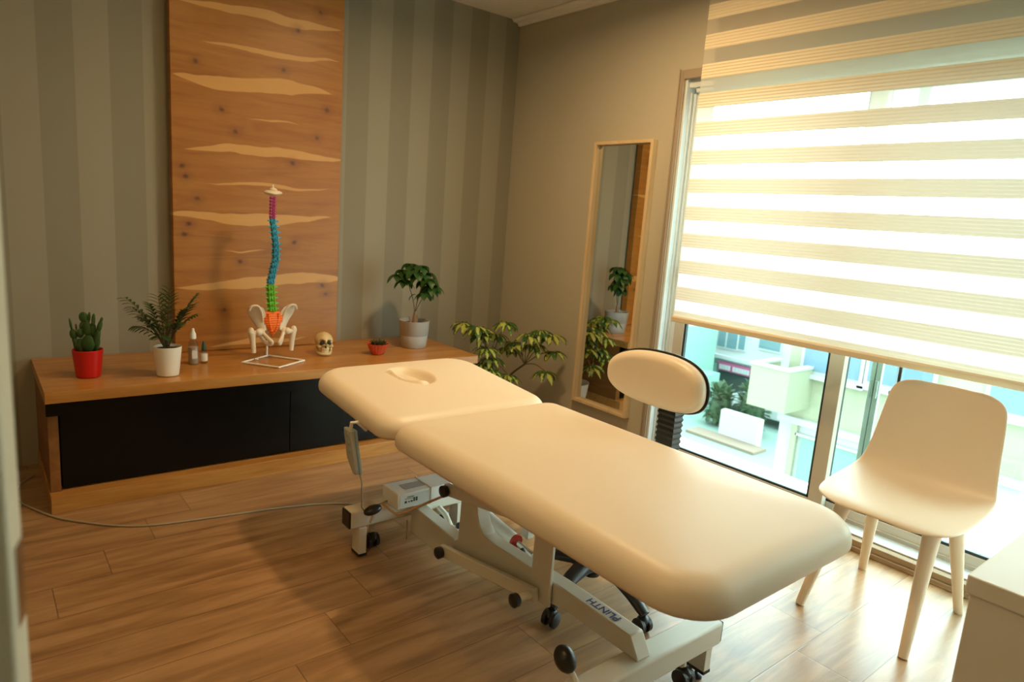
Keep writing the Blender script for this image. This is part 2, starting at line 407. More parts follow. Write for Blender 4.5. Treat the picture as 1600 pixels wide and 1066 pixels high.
# aluminium outer frame lining the reveal
fr = MB(); fr.box(.0, .19, -1.412, -1.399, .05, 2.062); fr.box(.075, .19, -1.447, -1.412, .05, 2.062)
fr.box(.02, .19, -4.9, -1.40, 2.02, 2.074); fr.box(.03, .19, -4.9, -1.447, 1.998, 2.02)
fr.box(.052, .19, -4.9, -1.412, .0, .05); fr.box(.03, .19, -4.9, -1.412, .0495, .056); fr.box(.035, .045, -1.418, -1.412, .056, 1.998); fr.box(.06, .075, -1.425, -1.412, .056, 1.998)
struct(fr.build('window_1', M_ALU, bevel=.002))
def window(n, y0, y1, z0, z1, xo, fw, mf):
    f = MB(); f.box(xo, xo + .04, y0, y0 + fw, z0, z1); f.box(xo, xo + .04, y1 - fw, y1, z0, z1)
    f.box(xo, xo + .04, y0 + fw, y1 - fw, z0, z0 + .062); f.box(xo, xo + .04, y0 + fw, y1 - fw, z1 - .05, z1)
    f.box(xo - .008, xo, y0 + .01, y1 - .01, z0 + .02, z0 + .024)
    o = struct(f.build('window_%d' % n, mf, bevel=.003))
    g = MB(); a, b = y0 + fw, y1 - fw; c, d = z0 + .062, z1 - .05; q = .012
    g.box(xo + .008, xo + .026, a - .001, a + q, c, d); g.box(xo + .008, xo + .026, b - q, b + .001, c, d); g.box(xo + .008, xo + .026, a, b, c, c + q); g.box(xo + .008, xo + .026, a, b, d - q, d)
    g.build('gasket', M_GASKET, o, smooth=False)
    B('glass_pane', (xo + .016, xo + .020, a + q * .5, b - q * .5, c + q * .5, d - q * .5), M_PANE, o, smooth=False)
    return o
w2 = window(2, -2.377, -1.44, .054, 2.0, .078, .066, M_MULL)
w3 = window(3, -3.56, -2.298, .054, 2.0, .122, .06, M_MULL)
w4 = window(4, -4.88, -3.50, .054, 2.0, .078, .066, M_MULL)
h = MB(); h.box(.065, .078, -1.485, -1.455, 1.0, 1.16); h.box(.045, .065, -1.474, -1.466, 1.02, 1.10)
h.build('window_handle', M_ALU, w2, bevel=.002)
# white shutter profile outside the second pane
f = MB(); f.box(.24, .262, -2.475, -2.452, -.04, 2.1); f.box(.24, .262, -2.448, -2.428, -.04, 2.1); f.box(.25, .255, -2.452, -2.448, -.04, 2.1)
f.box(.232, .24, -2.47, -2.456, .62, .70); f.box(.232, .24, -2.444, -2.432, .62, .70)
struct(f.build('trim_4', mat('outside_profile', (.5, .53, .54), .4), bevel=.002))

# ------------------------------------------------------------------ blind
bl = thing('zebra_blind', 'beige striped day and night roller blind pulled down over the upper window', 'blind', (-.09, -3.2, .84))
y0, y1 = -4.75, -1.56
bands = []
zt = .888
k = 0
opq = [(.895, .862)] + [(1.019 + .1345 * i, 1.019 + .1345 * i - .068) for i in range(12)]
opq = [o for o in opq if o[1] < 2.5]
fo = MB(); so = MB(); prev = .862
for (a, b) in opq:
    a = min(a, 2.50)
    if b > prev: so.add([(-.09, y0, prev), (-.09, y1, prev), (-.09, y1, b), (-.09, y0, b)], [(0, 1, 2, 3)])
    n = 5 if a - b > .04 else 2
    vs = []; fs = []
    for i in range(n * 3 + 1):
        z = lerp(b, a, i / (n * 3)); x = -.09 - (.002 if i % 3 == 1 else .0 if i % 3 == 0 else .001)
        vs += [(x, y0, z), (x, y1, z)]
        if i: fs.append((2 * i - 2, 2 * i - 1, 2 * i + 1, 2 * i))
    fo.add(vs, fs); prev = a
if prev < 2.5: so.add([(-.09, y0, prev), (-.09, y1, prev), (-.09, y1, 2.5), (-.09, y0, 2.5)], [(0, 1, 2, 3)])
fo.build('opaque_bands', M_BAND, bl, smooth=False); so.build('sheer_bands', M_SHEER, bl, smooth=False)
rl = MB().prism([(-.102, .838), (-.078, .838), (-.078, .862), (-.086, .868), (-.094, .868), (-.102, .860)], 'y', y0, y1 + .005)
rl.build('bottom_rail', mat('rail', (.74, .63, .46), .45), bl, bevel=.002)
B('headbox', (-.14, -.03, y0 - .01, y1 + .01, 2.50, 2.566), M_WHITEM, bl, bevel=.004)

# ------------------------------------------------------------------ door leaf near the camera
dvec = V(-.97, .243, 0); dn = V(.243, .97, 0)
de = V(-2.901, -3.128, 0)
def dbox(u0, u1, v0, v1, z0, z1, mb):
    ps = [de + dvec * u + dn * v for v in (v0, v1) for u in (u0, u1)]
    vs = [(p.x, p.y, z) for z in (z0, z1) for p in ps]
    return mb.add(vs, [(0, 2, 3, 1), (4, 5, 7, 6), (0, 1, 5, 4), (2, 6, 7, 3), (0, 4, 6, 2), (1, 3, 7, 5)])
dr = struct(dbox(0, .82, 0, .04, .01, 2.05, MB()).build('door_1', M_DOOR, at=de, bevel=.003))
dbox(-.0015, .001, .01, .03, .965, 1.03, MB()).build('latch_plate', M_CHROME, dr)
hd = MB(); hd.tube([de + dvec * .06 + dn * -.0 + V(0, 0, 1.0), de + dvec * .06 + dn * -.05 + V(0, 0, 1.0), de + dvec * .09 + dn * -.055 + V(0, 0, 1.0), de + dvec * .18 + dn * -.055 + V(0, 0, 1.0)], .009, 10)
hd.build('door_handle', M_CHROME, dr)

# ------------------------------------------------------------------ console
C = thing('console_cabinet', 'long low oak media console with black gloss fronts under the wooden wall panel', 'cabinet', (-1.69, -.33, 0))
x0, x1, yf, yb, zt = -2.715, -.655, -.655, -.005, .51
B('worktop', (x0, x1, yf, yb, zt - .046, zt), M_OAK, C, bevel=.002)
B('plinth', (x0 + .005, x1 - .005, yf + .02, yb, 0, .072), M_OAK, C, bevel=.002)
B('side_panel', (x0 + .01, x0 + .046, yf + .075, yb, .072, zt - .046), M_OAK_SHADE, C, bevel=.001)
B('side_panel', (x1 - .05, x1 - .012, yf + .075, yb, .072, zt - .046), M_OAK_SHADE, C, bevel=.001)
B('carcass', (x0 + .046, x1 - .05, yf + .13, yb - .02, .072, zt - .046), M_BLACKM, C)
xs = [x0 + .05, -1.72, x1 - .054]
for i in range(2):
    B('door', (xs[i] + .0015, xs[i + 1] - .0015, yf + .085, yf + .13, .078, .395), M_BLACK, C, bevel=.002)
B('shelf_front', (x0 + .004, x1 - .004, yf + .03, yf + .074, .405, zt - .046), M_BLACK, C, bevel=.001)

# ------------------------------------------------------------------ wood wall panel
tag(B('wood_wall_panel', (-2.124, -1.262, -.075, -.02, .512, 2.565), M_PANEL, at=(-1.69, -.05, .512), bevel=.002), 'tall knotty wooden panel with pale wavy streaks on the striped wall', 'wall panel')

# ------------------------------------------------------------------ mirror
MR = thing('wall_mirror', 'tall narrow mirror in pale wood frame on the plain wall', 'mirror', (-.02, -1.04, .221))
ya, yb_, za, zb = -1.262, -.824, .221, 1.768
m = MB(); fw = .018
for (a, b, c, d) in [(ya, ya + fw, za, zb), (yb_ - fw, yb_, za, zb), (ya + fw, yb_ - fw, za, za + fw), (ya + fw, yb_ - fw, zb - fw, zb)]:
    m.box(-.042, -.001, a, b, c, d)
m.build('frame', M_BIRCH, MR, bevel=.0015)
B('mirror_glass', (-.012, -.006, ya + fw - .002, yb_ - fw + .002, za + fw - .002, zb - fw + .002), M_MIRROR, MR, smooth=False)

# ------------------------------------------------------------------ treatment table
T = thing('treatment_table', 'beige padded treatment table with face slot on a white steel lift frame', 'treatment table', (-1.53, -2.1, 0))
def rrect(hw, hl, r, n=12, r2=None):
    pts = []; q = r2 or r
    for (cx, cy, a0, r) in [(hw - r, hl - r, 0, r), (-hw + r, hl - r, 90, r), (-hw + q, -hl + q, 180, q), (hw - q, -hl + q, 270, q)]:
        for i in range(n + 1):
            a = math.radians(a0 + 90 * i / n); pts.append((cx + r * math.cos(a), cy + r * math.sin(a)))
    # densify the straights
    out = []
    for i in range(len(pts)):
        p, q = pts[i], pts[(i + 1) % len(pts)]; L = math.dist(p, q); k = max(1, int(round(L / .02))) if L > .03 else 1
        for j in range(k): out.append((lerp(p[0], q[0], j / k), lerp(p[1], q[1], j / k)))
    return out
def pad(cx, cy, hw, hl, rc, z0, th, rt=.06, rb=.018, tilt=0, hinge=None, crown=.006, disp=None, inner=30, rc2=None, rc1=None):
    rc2 = rc2 or rc; rc = rc1 or rc
    mb = MB(); base = rrect(hw, hl, rc, r2=rc2); n = len(base)
    def ring(ins, z, s=1.0):
        r = []
        for (x, y) in base:
            L = 1e-9 + math.hypot(x, y)
            # inset toward the inner rounded rect
            rr_ = rc if y > 0 else rc2
            ix = max(-hw + rr_, min(hw - rr_, x)); iy = max(-hl + rr_, min(hl - rr_, y)); dx, dy = x - ix, y - iy; q = math.hypot(dx, dy) + 1e-9
            nx, ny = x - dx / q * ins, y - dy / q * ins
            nx *= s; ny *= s
            r.append((nx, ny, z))
        return r
    rings = []
    zt_ = z0 + th
    for i in range(7):
        a = PI / 2 * i / 6; rings.append(ring(rb * (1 - math.sin(a)) , z0 + rb * (1 - math.cos(a))))
    for i in range(12):
        a = PI / 2 * (i + 1) / 12; rings.append(ring(rt * (1 - math.cos(a)) * 1.25, lerp(z0 + rb + .004, zt_, math.sin(a))))
    for i in range(1, inner + 1):
        s = 1 - i / (inner + 1)
        rings.append(ring(rt * 1.25, zt_ + crown * (1 - s * s), s))
    vs = [v for r in rings for v in r] + [(0, 0, zt_ + crown)]
    fs = [(i * n + k, i * n + (k + 1) % n, (i + 1) * n + (k + 1) % n, (i + 1) * n + k) for i in range(len(rings) - 1) for k in range(n)]
    last = (len(rings) - 1) * n; fs += [(last + k, last + (k + 1) % n, len(vs) - 1) for k in range(n)]
    fs.append(tuple(range(n - 1, -1, -1)))
    out = []
    for (x, y, z) in vs:
        if disp and z > z0 + th * .6: z += disp(x, y)
        p = V(cx + x, cy + y, z)
        if tilt:
            q = p - hinge; q = Matrix.Rotation(tilt, 3, 'X') @ q; p = hinge + q
        out.append(p)
    return mb.add(out, fs)
XC = -1.488
pad(XC, -2.418, .370, .628, .085, .525, .082, rt=.055, rc2=.13, crown=.012).build('main_pad', M_LEATHER, T, angle=60)
def facehole(x, y):
    cx, cy = -.035, .09
    u = (x - cx) / .08; v = (y - cy) / .115
    a = math.radians(25); u, v = u * math.cos(a) + v * math.sin(a), -u * math.sin(a) + v * math.cos(a)
    d = math.hypot(u, v)
    if d > 1.25: return 0
    h = -.044 * (1 - max(0, min(1, (d - .62) / .5)) ** 2 * (3 - 2 * max(0, min(1, (d - .62) / .5))))
    # raised plug lobe in the left half
    du = (u + .38) / .62; dv = v / 1.0
    q = math.hypot(du, dv)
    if q < 1: h += .040 * (1 - q ** 4) 
    return h
HG = V(XC, -1.795, .54)
pad(XC + .006, -1.455, .378, .335, .09, .52, .076, rt=.05, rc1=.14, crown=.01, tilt=math.radians(4.6), hinge=HG, disp=facehole, inner=60).build('head_pad', M_LEATHER, T, angle=60)
# frames under pads
f = MB(); f.box(-1.77, -1.735, -2.93, -1.86, .478, .523); f.box(-1.27, -1.235, -2.93, -1.86, .478, .523); f.box(-1.735, -1.27, -1.9, -1.86, .478, .523); f.box(-1.735, -1.27, -2.93, -2.89, .478, .523); f.box(-1.735, -1.27, -2.45, -2.40, .478, .523)
f.build('upper_frame', M_STEEL, T, bevel=.004)
f = MB(); f.box(-1.76, -1.73, -1.84, -1.3, .49, .52); f.box(-1.27, -1.24, -1.84, -1.3, .49, .52); f.box(-1.73, -1.27, -1.33, -1.3, .49, .52)
for i, v in enumerate(f.v):
    p = Vector(v) - HG; f.v[i] = tuple(HG + Matrix.Rotation(math.radians(4.6), 3, 'X') @ p)
f.build('head_frame', M_STEEL, T, bevel=.003)
# crossbars
def crossbar(y0_, y1_, z0_, z1_, xa, xb):
    b = B('crossbar', (xa, xb, y0_, y1_, z0_, z1_), M_STEEL, T, bevel=.008, seg=3)
    for x_ in (xa - .006, xb - .002):
        B('end_cap', (x_, x_ + .008, y0_ + .003, y1_ - .003, z0_ + .003, z1_ - .003), M_PLASTIC, b, bevel=.003)
crossbar(-1.562, -1.492, .118, .188, -1.862, -1.345)
crossbar(-2.742, -2.668, .108, .18, -1.862, -1.242)
for (xa, ya_) in [(-1.828, -1.566), (-1.385, -1.566), (-1.828, -2.735), (-1.302, -2.735)]:
    hgt = .118 if ya_ > -2 else .108
    l = B('leg', (xa, xa + .03, ya_, ya_ + .06, .012 if ya_ > -2 else .03, hgt), M_STEEL, T, bevel=.002)
    B('foot_cap', (xa - .001, xa + .031, ya_ - .001, ya_ + .061, .004 if ya_ > -2 else .024, .014 if ya_ > -2 else .034), M_PLASTIC, l)
    if ya_ < -2:
        g = MB(); g.tube([(xa + .01, ya_ + .03, .03), (xa + .01, ya_ + .03, .006)], .005, 8); g.lathe((xa + .01, ya_ + .03, 0), [(.018, 0), (.018, .005), (.01, .01)], 14)
        g.build('levelling_glide', M_PLASTIC, l)
# castors
for (cx_, cy_, zt_) in [(-1.745, -1.50, .118), (-1.43, -1.50, .118), (-1.36, -2.70, .108), (-1.745, -2.70, .108)]:
    c = MB(); c.tube([(cx_, cy_, zt_), (cx_, cy_, .05)], .011, 10); c = c.build('castor_stem', M_STEEL, T)
    wv = MB()
    for s_ in (-1, 1): wv.tube([(cx_ + s_ * .004, cy_ - .008, .027), (cx_ + s_ * .008, cy_ - .008, .027), (cx_ + s_ * .022, cy_ - .008, .027), (cx_ + s_ * .026, cy_ - .008, .027)], [.02, .0265, .0265, .02], 20)
    wv.build('castor_wheel', M_PLASTIC, T)
    MB().ell((cx_, cy_ - .006, .04), (.019, .026, .021)).build('castor_hood', M_PLASTIC, T)
# central beam
beam = [(-1.56, .165), (-1.56, .05), (-1.75, .048), (-1.94, .088), (-2.35, .163), (-2.45, .180), (-2.725, .180), (-2.69, .238), (-2.40, .242), (-2.10, .232), (-2.035, .236), (-2.005, .262), (-1.99, .30), (-1.985, .40), (-1.895, .40), (-1.885, .16), (-1.87, .148), (-1.66, .158)]
bm_ = MB().prism(beam, 'x', -1.605, -1.552).build('base_beam', M_STEEL, T, bevel=.004)
for (px_, pz_) in [(-1.605, 0)]:
    pass
def text_obj(body, size, mat_, parent, M, name='lettering', ext=.0003):
    cu = bpy.data.curves.new(name, 'FONT'); cu.body = body; cu.size = size; cu.extrude = ext; cu.offset = size * .012
    to = bpy.data.objects.new('tmp', cu); COL.objects.link(to)
    dg = bpy.context.evaluated_depsgraph_get(); me = bpy.data.meshes.new_from_object(to.evaluated_get(dg))
    bpy.data.objects.remove(to)
    o0 = Vector(parent['_o']); me.transform(Matrix.Translation(-o0) @ M)
    o = bpy.data.objects.new(name, me); COL.objects.link(o); o.parent = parent; me.materials.clear(); me.materials.append(mat_)
    return o
MT = Matrix(((0, -1, 0, -1.5665), (1, 0, 0, -2.628), (0, 0, 1, .2405), (0, 0, 0, 1)))
text_obj('PLiNTH', .036, M_SIGNBLUE, bm_, MT)
# shafts with black end knobs
def shaft(y_, z_, xa, xb):
    s_ = MB().tube([(xa, y_, z_), (xb, y_, z_)], .013, 14).build('pivot_shaft', M_STEEL, T)
    for x_ in (xa, xb):
        q = -1 if x_ == xa else 1
        MB().tube([(x_ - q * .004, y_, z_), (x_, y_, z_), (x_ + q * .014, y_, z_), (x_ + q * .018, y_, z_)], [.019, .021, .021, .016], 20).build('end_knob', M_PLASTIC, s_)
A_, B_, C_, D_ = (-1.855, .108), (-2.335, .188), (-1.865, .345), (-2.345, .425)
shaft(*A_, -1.655, -1.52); shaft(*B_, -1.70, -1.53); shaft(*C_, -1.655, -1.52)
def link(p, q, xa, hw, th=.02):
    d = V(0, q[0] - p[0], q[1] - p[1]).normalized(); n_ = V(0, -d.z, d.y); P_ = V(0, *p) - d * .018; Q_ = V(0, *q) + d * .018
    pts = [(v.y, v.z) for v in (P_ + n_ * hw, Q_ + n_ * hw, Q_ - n_ * hw, P_ - n_ * hw)]
    return MB().prism(pts, 'x', xa, xa + th).build('link_bar', M_STEEL, T, bevel=.003)
for xa in (-1.648,):
    link(A_, B_, xa, .021); link(C_, D_, xa, .021)
for xa in (-1.622,):
    MB().prism([(-2.305, .163), (-2.305, .478), (-2.39, .478), (-2.39, .163)], 'x', xa, xa + .012).build('carriage_post', M_STEEL, T, bevel=.003)
# actuator
ac = MB().tube([(-1.45, -1.80, .20), (-1.45, -2.02, .172)], .024, 20).build('actuator', M_WHITEM, T)
MB().tube([(-1.45, -2.02, .172), (-1.45, -2.03, .171)], .026, 20).build('red_ring', mat('red_ring', (.45, .03, .02), .4), ac)
MB().tube([(-1.45, -2.03, .171), (-1.45, -2.12, .16)], .011, 14).build('piston_rod', M_CHROME, ac)
f = MB(); f.box(-1.365, -1.335, -1.99, -1.95, .14, .478); f.build('rear_post', M_STEEL, T, bevel=.003)
for (a, b, c) in [(-1.455, -1.586, .1), (-1.47, -1.70, .1), (-1.50, -2.12, .19)]:
    MB().ell((a, b, c), (.013, .011, .013)).build('stop_knob', M_PLASTIC, T)
MB().tube([(-1.48, -1.57, .125), (-1.48, -1.62, .115), (-1.48, -1.66, .08), (-1.48, -1.70, .085)], .012, 10).build('bracket', M_STEEL, T)
# control box
cb = B('control_box', (-1.71, -1.445, -1.632, -1.513, .19, .252), M_WHITEM, T, bevel=.004)
lb = B('label_sticker', (-1.70, -1.575, -1.6332, -1.6322, .196, .246), mat('sticker', (.6, .62, .6), .5), cb, smooth=False)
tx = MB()
for (a, w_, z_, h_) in [(.02, .010, .212, .009), (.036, .006, .213, .006), (.046, .009, .213, .007), (.058, .007, .214, .016), (.068, .008, .214, .016), (.03, .03, .234, .003), (.02, .045, .228, .002)]:
    tx.box(-1.70 + a, -1.70 + a + w_, -1.6338, -1.6333, z_, z_ + h_)
tx.build('label_print', mat('label_ink', (.03, .08, .06), .5), cb, smooth=False)
tp = B('top_sticker', (-1.66, -1.57, -1.60, -1.55, .2522, .2528), mat('sticker_grey', (.4, .38, .36), .5), cb, smooth=False)
f = MB(); f.box(-1.565, -1.558, -1.636, -1.51, .188, .2545); f.build('cable_tie', M_WHITEM, cb)
MB().ell((-1.463, -1.56, .253), (.007, .007, .004)).build('socket', M_PLASTIC, cb)
# activation rod
MB().tube([(-1.74, -1.575, .20), (-1.735, -1.66, .196), (-1.725, -1.68, .198), (-1.66, -1.86, .325)], .0045, 8).build('linkage_rod', mat('rod_tan', (.55, .38, .2), .4), T)
# pedals
for (px_, py_, pz_, rx, ry) in [(-1.80, -1.61, .205, .036, .023), (-1.80, -2.65, .222, .026, .036)]:
    lv = MB().tube([(px_ + .01, py_ + (.03 if py_ > -2 else -.05), pz_ - .06), (px_ + .005, py_ + (.01 if py_ > -2 else -.03), pz_ - .03), (px_, py_, pz_ - .01)], .007, 8).build('release_lever', M_STEEL, T)
    if py_ > -2: Mx = Matrix.Rotation(math.radians(-12), 3, 'Y')
    else: Mx = Matrix.Rotation(math.radians(35), 3, 'X')
    MB().ell((px_, py_, pz_), (rx, ry, .017 if py_ > -2 else .03), M=Mx).build('pedal_knob', M_PLASTIC, lv)
# handset
hk = [(-1.83, -1.60, .515), (-1.865, -1.592, .548), (-1.882, -1.585, .545), (-1.882, -1.575, .51)]
hs = MB()
def hbox(mb, x0_, x1_, w0, w1, sh=0):
    # handset: long axis hangs down and back, slightly tilted
    vs = []
    for (zz, yy, ww) in [(.515, -1.54, w0), (.49, -1.545, w0), (.41, -1.575, w1 * 1.05), (.378, -1.598, w1 * .6), (.366, -1.606, w1 * .35)]:
        for (xx, s_) in ((x0_, -1), (x1_, -1), (x1_, 1), (x0_, 1)): vs.append((xx, yy + s_ * ww * .5 + sh, zz))
    fs = [(4 * i + k, 4 * i + (k + 1) % 4, 4 * i + 4 + (k + 1) % 4, 4 * i + 4 + k) for i in range(4) for k in range(4)] + [(3, 2, 1, 0), (16, 17, 18, 19)]
    return mb.add(vs, fs)
hso = hbox(hs, -1.888, -1.872, .06, .06, -.02).build('handset', M_SOFTGREY, T, bevel=.004)
hbox(MB(), -1.872, -1.862, .056, .056, -.024).build('handset_back', M_SOFTBLUE, hso, bevel=.003)
MB().tube(hk, .007, 10).build('handset_hook', M_WHITEM, hso)
for i in range(3): MB().ell((-1.888, -1.567 - i * .010, .495 - i * .028), (.002, .008, .008)).build('button', M_SOFTBLUE, hso)
MB().tube([(-1.868, -1.628, .370), (-1.866, -1.645, .34), (-1.862, -1.64, .29), (-1.85, -1.62, .23), (-1.82, -1.58, .195), (-1.71, -1.555, .2)], .003, 8).build('handset_cable', M_CORD, T)
# spring thin rod below head bar
MB().tube([(-1.645, -1.60, .125), (-1.645, -1.60, .045)], .0025, 6).build('hanging_pin', M_CORD, T)

# mains cable
pts = [(-2.735, -.15), (-2.79, -.24), (-2.817, -.35), (-2.80, -.46), (-2.75, -.579), (-2.686, -.696), (-2.552, -.838), (-2.421, -.921), (-2.219, -.965), (-1.921, -1.016), (-1.75, -1.067), (-1.64, -1.14), (-1.60, -1.30)]
def smooth_path(p, n=6):
    out = []
    P = [Vector(a) for a in p]
    for i in range(len(P) - 1):
        a, b, c, d = P[max(i - 1, 0)], P[i], P[i + 1], P[min(i + 2, len(P) - 1)]
        for k in range(n):
            t_ = k / n
            out.append(.5 * ((2 * b) + (c - a) * t_ + (2 * a - 5 * b + 4 * c - d) * t_ ** 2 + (3 * b - a - 3 * c + d) * t_ ** 3))
    out.append(P[-1]); return out
cp = [V(x_, y_, .0045) for x_, y_ in pts] + [V(-1.60, -1.42, .05), V(-1.60, -1.47, .15), V(-1.60, -1.515, .205)]
tag(MB().tube(smooth_path(cp), .0042, 8).build('power_cable', M_CORD, at=(-2.5, -.87, 0)), 'thin grey power cable curving over the floor from console to treatment table', 'cable')

# ------------------------------------------------------------------ stool with backrest
ST = thing('rolling_stool', 'rolling stool with oval beige backrest behind the treatment table', 'stool', (-1.25, -2.215, 0))
sc = V(-1.25, -2.215, 0)
for k in range(5):
    a = math.radians(195 + 72 * k); d = V(math.cos(a), math.sin(a), 0); tv = V(-d.y, d.x, 0)
    pts = [sc + d * r_ + V(0, 0, z_) for r_, z_ in [(.02, .125), (.07, .132), (.14, .125), (.20, .102), (.245, .075), (.262, .066)]]
    MB().tube(pts, [.038, .034, .028, .025, .021, .018], 14, flat=.7).build('base_leg', M_PLASTIC, ST)
    p = sc + d * .255
    cs = MB()
    for s_ in (-1, 1): cs.tube([p + tv * (s_ * .005) + V(0, 0, .027), p + tv * (s_ * .009) + V(0, 0, .027), p + tv * (s_ * .022) + V(0, 0, .027), p + tv * (s_ * .026) + V(0, 0, .027)], [.02, .0265, .0265, .019], 18)
    cs = cs.build('castor', M_PLASTIC, ST)
    MB().ell(p + V(0, 0, .042), (.021, .021, .02)).build('castor_hood', M_PLASTIC, cs)
MB().tube([sc + V(0, 0, .08), sc + V(0, 0, .24), sc + V(0, 0, .241), sc + V(0, 0, .36)], [.03, .028, .016, .016], 16).build('gas_column', M_PLASTIC, ST)
MB().lathe((sc.x, sc.y, 0), [(.10, .362), (.165, .368), (.182, .385), (.185, .41), (.17, .432), (.12, .438), (.02, .438)], 40).build('seat', M_LEATHER, ST)
B('support_arm', (-1.14, -.93, -2.275, -2.225, .345, .36), M_PLASTIC, ST, bevel=.003)
bw = MB(); yc = -2.255; xcb = -.955
n = 34
vs = []; fs = []
for i in range(n + 1):
    z_ = lerp(.35, .70, i / n); o_ = .004 if i % 2 else 0
    hx, hy = .022 + o_, .036 + o_
    vs += [(xcb - hx, yc - hy, z_), (xcb + hx, yc - hy, z_), (xcb + hx, yc + hy, z_), (xcb - hx, yc + hy, z_)]
    if i: fs += [(4 * i - 4 + k, 4 * i - 4 + (k + 1) % 4, 4 * i + (k + 1) % 4, 4 * i + k) for k in range(4)]
fs += [(3, 2, 1, 0), (4 * n, 4 * n + 1, 4 * n + 2, 4 * n + 3)]
bw.add(vs, fs); bw.build('bellows_cover', M_PLASTIC, ST, smooth=False)
BC = V(-1.0, -2.23, .768)
def bpad(x0_, x1_, hw, hh, front):
    mb = MB(); N = 56; rings = []
    prof = [(0, x1_), (.0, x1_)]
    def ring(ins, x_):
        r = []
        for k in range(N):
            a = 2 * PI * k / N; c_, s_ = math.cos(a), math.sin(a)
            e_ = 2 / 2.5
            yy = math.copysign(abs(c_) ** e_, c_) * (hw - ins); zz = math.copysign(abs(s_) ** e_, s_) * (hh - ins * hh / hw * 1.6)
            bend = .035 * (yy / hw) ** 2
            r.append((BC.x + x_ - bend, BC.y + yy, BC.z + zz))
        return r
    if front:
        seq = [(.004, x1_), (0, x1_ - .008)] + [(.045 * (1 - math.cos(PI / 2 * i / 8)), lerp(x1_ - .012, x0_, math.sin(PI / 2 * i / 8))) for i in range(1, 9)]
    else:
        seq = [(.03, x1_), (.008, x1_ - .003), (0, x1_ - .012), (0, x0_)]
    rings = [ring(a, b) for a, b in seq]
    if front:
        for s_ in (.9, .8, .7, .6, .5, .4, .3, .2, .1, .03):
            last = ring(.045, x0_); rings.append([(BC.x + x0_ - .006 * (1 - s_ * s_) - .035 * (((p[1] - BC.y) * s_) / hw) ** 2, BC.y + (p[1] - BC.y) * s_, BC.z + (p[2] - BC.z) * s_) for p in last])
    vs = [v for r in rings for v in r]; fs = [(i * N + k, i * N + (k + 1) % N, (i + 1) * N + (k + 1) % N, (i + 1) * N + k) for i in range(len(rings) - 1) for k in range(N)]
    fs += [tuple(range(N - 1, -1, -1)), tuple((len(rings) - 1) * N + k for k in range(N))]
    return mb.add(vs, fs)
bpad(-.045, .008, .215, .098, True).build('backrest', M_LEATHER, ST, angle=70)
bpad(.008, .024, .222, .104, False).build('backrest_shell', M_PLASTIC, ST, angle=50)

# ------------------------------------------------------------------ chair
CH = thing('shell_chair', 'cream moulded shell chair with tapered legs by the balcony window', 'chair', (-.40, -2.86, 0))
yc = -2.872
rows = [(-.638, .416, .10, 0), (-.634, .422, .155, 0), (-.618, .428, .198, .0), (-.585, .432, .222, .1), (-.52, .432, .236, .25), (-.42, .428, .240, .5), (-.33, .428, .240, .8), (-.275, .436, .236, 1), (-.238, .458, .229, 1), (-.213, .495, .221, 1), (-.195, .55, .213, 1), (-.178, .62, .206, 1), (-.163, .69, .200, 1), (-.151, .75, .193, 1), (-.145, .78, .183, 1), (-.141, .803, .155, 1), (-.139, .813, .11, 1)]
NU = 18; vs = []; fs = []
for i, (x_, z_, hw, cv) in enumerate(rows):
    a = rows[max(i - 1, 0)]; b = rows[min(i + 1, len(rows) - 1)]
    tx_, tz_ = b[0] - a[0], b[1] - a[1]; L = math.hypot(tx_, tz_); nx, nz = -tz_ / L, tx_ / L   # toward the sitter
    for k in range(NU + 1):
        u = -1 + 2 * k / NU; o_ = (.028 * cv + .004) * u * u
        if i < 5: o_ -= .010 * (1 - cv) * (u * u)
        vs.append((x_ + nx * o_, yc + u * hw, z_ + nz * o_))
    if i: fs += [((i - 1) * (NU + 1) + k, (i - 1) * (NU + 1) + k + 1, i * (NU + 1) + k + 1, i * (NU + 1) + k) for k in range(NU)]
MB().add(vs, fs).build('seat_shell', M_CHAIR, CH, solid=.008, sub=2, angle=180)
for (tx_, ty_, bx_, by_) in [(-.53, yc + .14, -.632, -2.674), (-.53, yc - .14, -.643, -3.03), (-.30, yc + .13, -.145, -2.68), (-.30, yc - .13, -.165, -3.033)]:
    pts = []; rs = []
    for t_, r_ in [(-.03, .05), (.0, .036), (.05, .029), (.12, .026), (.3, .024), (.6, .020), (.9, .0165), (1, .0155)]:
        pts.append((lerp(tx_, bx_, t_), lerp(ty_, by_, t_), lerp(.413, .002, t_))); rs.append(r_)
    MB().tube(pts, rs, 16, flat=.8, up=(1, 0, 0)).build('leg', M_CHAIR, CH)
MB().lathe((-.42, yc, 0), [(.12, .405), (.155, .412), (.16, .418), (.15, .423)], 32).build('under_frame', M_CHAIR, CH)

# ------------------------------------------------------------------ desk
D = thing('desk', 'white desk corner at the lower right of the room', 'desk', (-1.0, -3.8, 0))
B('desktop', (-1.52, -.45, -4.15, -3.367, .685, .72), M_DESK, D, bevel=.002)
B('side_panel', (-1.515, -1.48, -4.14, -3.375, 0, .685), M_DESK, D, bevel=.001)
B('side_panel', (-.49, -.455, -4.14, -3.375, 0, .685), M_DESK, D, bevel=.001)
B('modesty_panel', (-1.48, -.49, -3.40, -3.375, .03, .685), M_DESK, D, bevel=.001)

# ------------------------------------------------------------------ plants on the console
ZC = .5105
def pot(name, c, r0, r1, h_, m_, parent, wall=.004, rip=None, seg=40):
    pr_ = [(r0 * .9, 0), (r0, .003), (lerp(r0, r1, .5), h_ * .5), (r1, h_ - .002), (r1 - wall * .5, h_), (r1 - wall, h_ - .002), (lerp(r0, r1, .8) - wall, h_ * .86)]
    return MB().lathe(c, pr_, seg, rip).build(name, m_, parent, angle=50)
